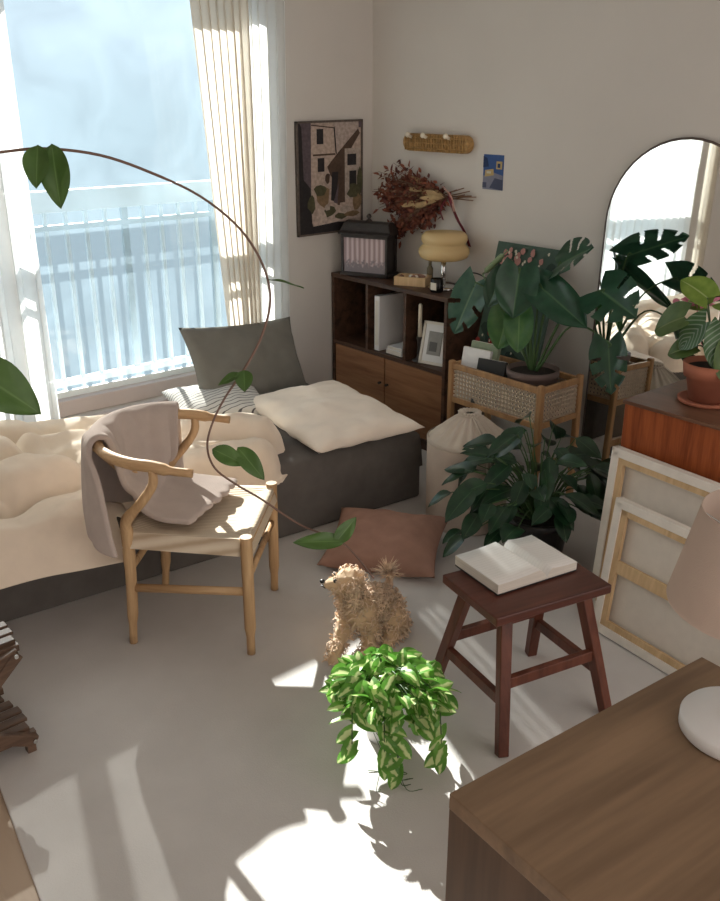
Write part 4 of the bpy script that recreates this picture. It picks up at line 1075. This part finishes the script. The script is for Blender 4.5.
# ------------------------------------------------------------------ folding rack at the left
rk = thing('folding_rack', 'dark slatted folding wooden rack at the left edge', 'rack', (.45, 2.33, 0))
def tier(y0, y1, z, n, xr, xl, slope):
    for i in range(n):
        y = y0+(y1-y0)*(i+.5)/n; w = (y1-y0)/n*.72
        b = BM(); bar(b, (xl, y+slope, z), (xr+.012*sin(i), y, z), w, .010); obj('slat', b, M_rack, rk, bevel=.002)
tier(2.215, 2.47, .075, 6, .648, .22, -.02); tier(2.30, 2.56, .310, 6, .672, .22, -.02)
def brace(p, q, w=.022, h=.034):
    b = BM(); bar(b, p, q, w, h); return obj('brace', b, M_rack, rk, bevel=.003)
brace((.655,2.20,.045), (.30,2.20,.225)); brace((.665,2.28,.285), (.33,2.22,.02)); brace((.655,2.48,.045), (.30,2.50,.225)); brace((.30,2.22,.225), (.665,2.285,.285))
for q in ((.22,.66,2.205,2.225,.050,.070), (.22,.66,2.46,2.48,.050,.070), (.22,.675,2.29,2.31,.285,.305), (.22,.675,2.55,2.57,.285,.305)): b = BM(); bx(b, *q); obj('rail', b, M_rack, rk)
for x_, y_ in ((.24,2.21), (.24,2.49), (.64,2.21), (.64,2.49)):
    b = BM(); bx(b, x_-.012, x_+.012, y_-.012, y_+.012, .0105, .055 if x_ > .5 else .30); obj('leg', b, M_rack, rk)
for p in ((.648,2.186,.052), (.655,2.262,.288)):
    b = BM(); tube(b, [p, (p[0], p[1]-.005, p[2])], [.007,.006], 12); obj('bolt', b, M_chrome, rk)

# ------------------------------------------------------------------ trailing vine near the camera
vn = thing('trailing_vine', 'thin trailing vine with sparse green leaves arching across the window', 'vine', (.30, 1.10, 1.40))
sp_ = [(-.35,1.25,2.45), (-.28,1.24,2.2), (-.12,1.20,1.85), (.06,1.16,1.68), (.223,1.124,1.645), (.323,1.102,1.672), (.383,1.083,1.679), (.428,1.066,1.682), (.482,1.042,1.674), (.531,1.016,1.654), (.579,.987,1.626), (.615,.960,1.588), (.633,.940,1.545), (.635,.929,1.503), (.620,.928,1.461), (.595,.931,1.423), (.567,.937,1.388), (.546,.937,1.357), (.535,.932,1.331), (.537,.920,1.307), (.553,.901,1.288), (.576,.876,1.268), (.606,.839,1.238), (.638,.803,1.220), (.650,.782,1.202), (.658,.757,1.178)]
b = BM(); tube(b, spline(sp_, 5), [.0022,.0019,.0017,.0015,.0014], 6)
tube(b, spline([(.06,1.16,1.68), (.15,1.13,1.60), (.25,1.09,1.50), (.303,1.058,1.452)], 5), .002, 6)
obj('stem', b, M_vstem, vn)
VL = [((.430,1.050,1.688), (.422,1.031,1.620), .036, (-.6,-.7,.3)), ((.416,1.055,1.687), (.401,1.041,1.643), .030, (-.6,-.7,.3)), ((.628,.922,1.530), (.655,.885,1.526), .010, (0,.1,1)), ((.583,.915,1.426), (.572,.899,1.405), .022, (-.6,-.7,.5)),
      ((.580,.917,1.422), (.549,.921,1.414), .014, (-.3,-.4,1)), ((.530,.912,1.337), (.556,.879,1.320), .024, (-.6,-.6,.8)), ((.557,.897,1.337), (.569,.859,1.303), .024, (-.6,-.6,.8)), ((.633,.783,1.228), (.578,.815,1.233), .022, (-.5,-.6,.7)), ((.623,.790,1.226), (.646,.777,1.258), .020, (-.6,-.7,.2)), ((.300,1.060,1.455), (.361,1.003,1.397), .058, (-.5,-.6,.7))]
for p, q, w, up in VL:
    b = BM(); p, q = V(p), V(q); leaf(b, p, q-p, up, (q-p).length, w, 'lance', .25, .10, 0, 14, 8); obj('leaf', b, L_vine, vn)

# ------------------------------------------------------------------ light, sky, camera
w = bpy.data.worlds.new('World'); sc.world = w; w.use_nodes = True
nt = w.node_tree; nt.nodes.clear()
out = nt.nodes.new('ShaderNodeOutputWorld'); bg = nt.nodes.new('ShaderNodeBackground')
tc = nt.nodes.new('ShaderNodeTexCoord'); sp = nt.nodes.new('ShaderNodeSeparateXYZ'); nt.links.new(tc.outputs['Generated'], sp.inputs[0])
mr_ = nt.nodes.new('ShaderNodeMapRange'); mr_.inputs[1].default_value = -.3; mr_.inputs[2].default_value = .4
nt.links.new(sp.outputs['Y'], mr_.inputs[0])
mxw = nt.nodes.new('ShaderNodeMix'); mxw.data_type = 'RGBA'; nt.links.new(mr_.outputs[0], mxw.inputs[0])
mxw.inputs[6].default_value = (1.16,1.05,.985,1)       # fill light added behind the camera to brighten the room
rz = ramp(nt, [(.40, (.31,.375,.40)), (.49, (.34,.41,.44)), (.53, (.44,.51,.55)), (.75, (.44,.53,.60))])
mz_ = nt.nodes.new('ShaderNodeMapRange'); mz_.inputs[1].default_value = -1; mz_.inputs[2].default_value = 1
nt.links.new(sp.outputs['Z'], mz_.inputs[0]); nt.links.new(mz_.outputs[0], rz.inputs[0]); nt.links.new(rz.outputs[0], mxw.inputs[7])
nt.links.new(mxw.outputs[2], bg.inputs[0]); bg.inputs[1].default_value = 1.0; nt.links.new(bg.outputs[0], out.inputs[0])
sun = bpy.data.lights.new('sun', 'SUN'); sun.energy = 10.5; sun.angle = RAD(.6); sun.color = (1, .93, .82)
so = bpy.data.objects.new('sun', sun); COL.objects.link(so)
az, el = RAD(72.5), RAD(28.4)
so.rotation_euler = V((cos(az)*cos(el), sin(az)*cos(el), sin(el))).to_track_quat('Z', 'Y').to_euler()
so.location = (2.5, 8, 5)
cam = bpy.data.cameras.new('camera'); cam.sensor_fit = 'HORIZONTAL'; cam.sensor_width = 36; cam.lens = 45.75; cam.clip_start = .02
co = bpy.data.objects.new('camera', cam); COL.objects.link(co)
co.location = (0, 0, 1.74); co.rotation_euler = (RAD(90-21.3), 0, RAD(-40)); sc.camera = co
vs = sc.view_settings
sc.display_settings.display_device = 'sRGB'
vs.view_transform = 'Standard'; vs.look = 'None'; vs.gamma = 1; vs.use_curve_mapping = False; vs.exposure = 0.68
sc.cycles.max_bounces = 10; sc.cycles.transparent_max_bounces = 16
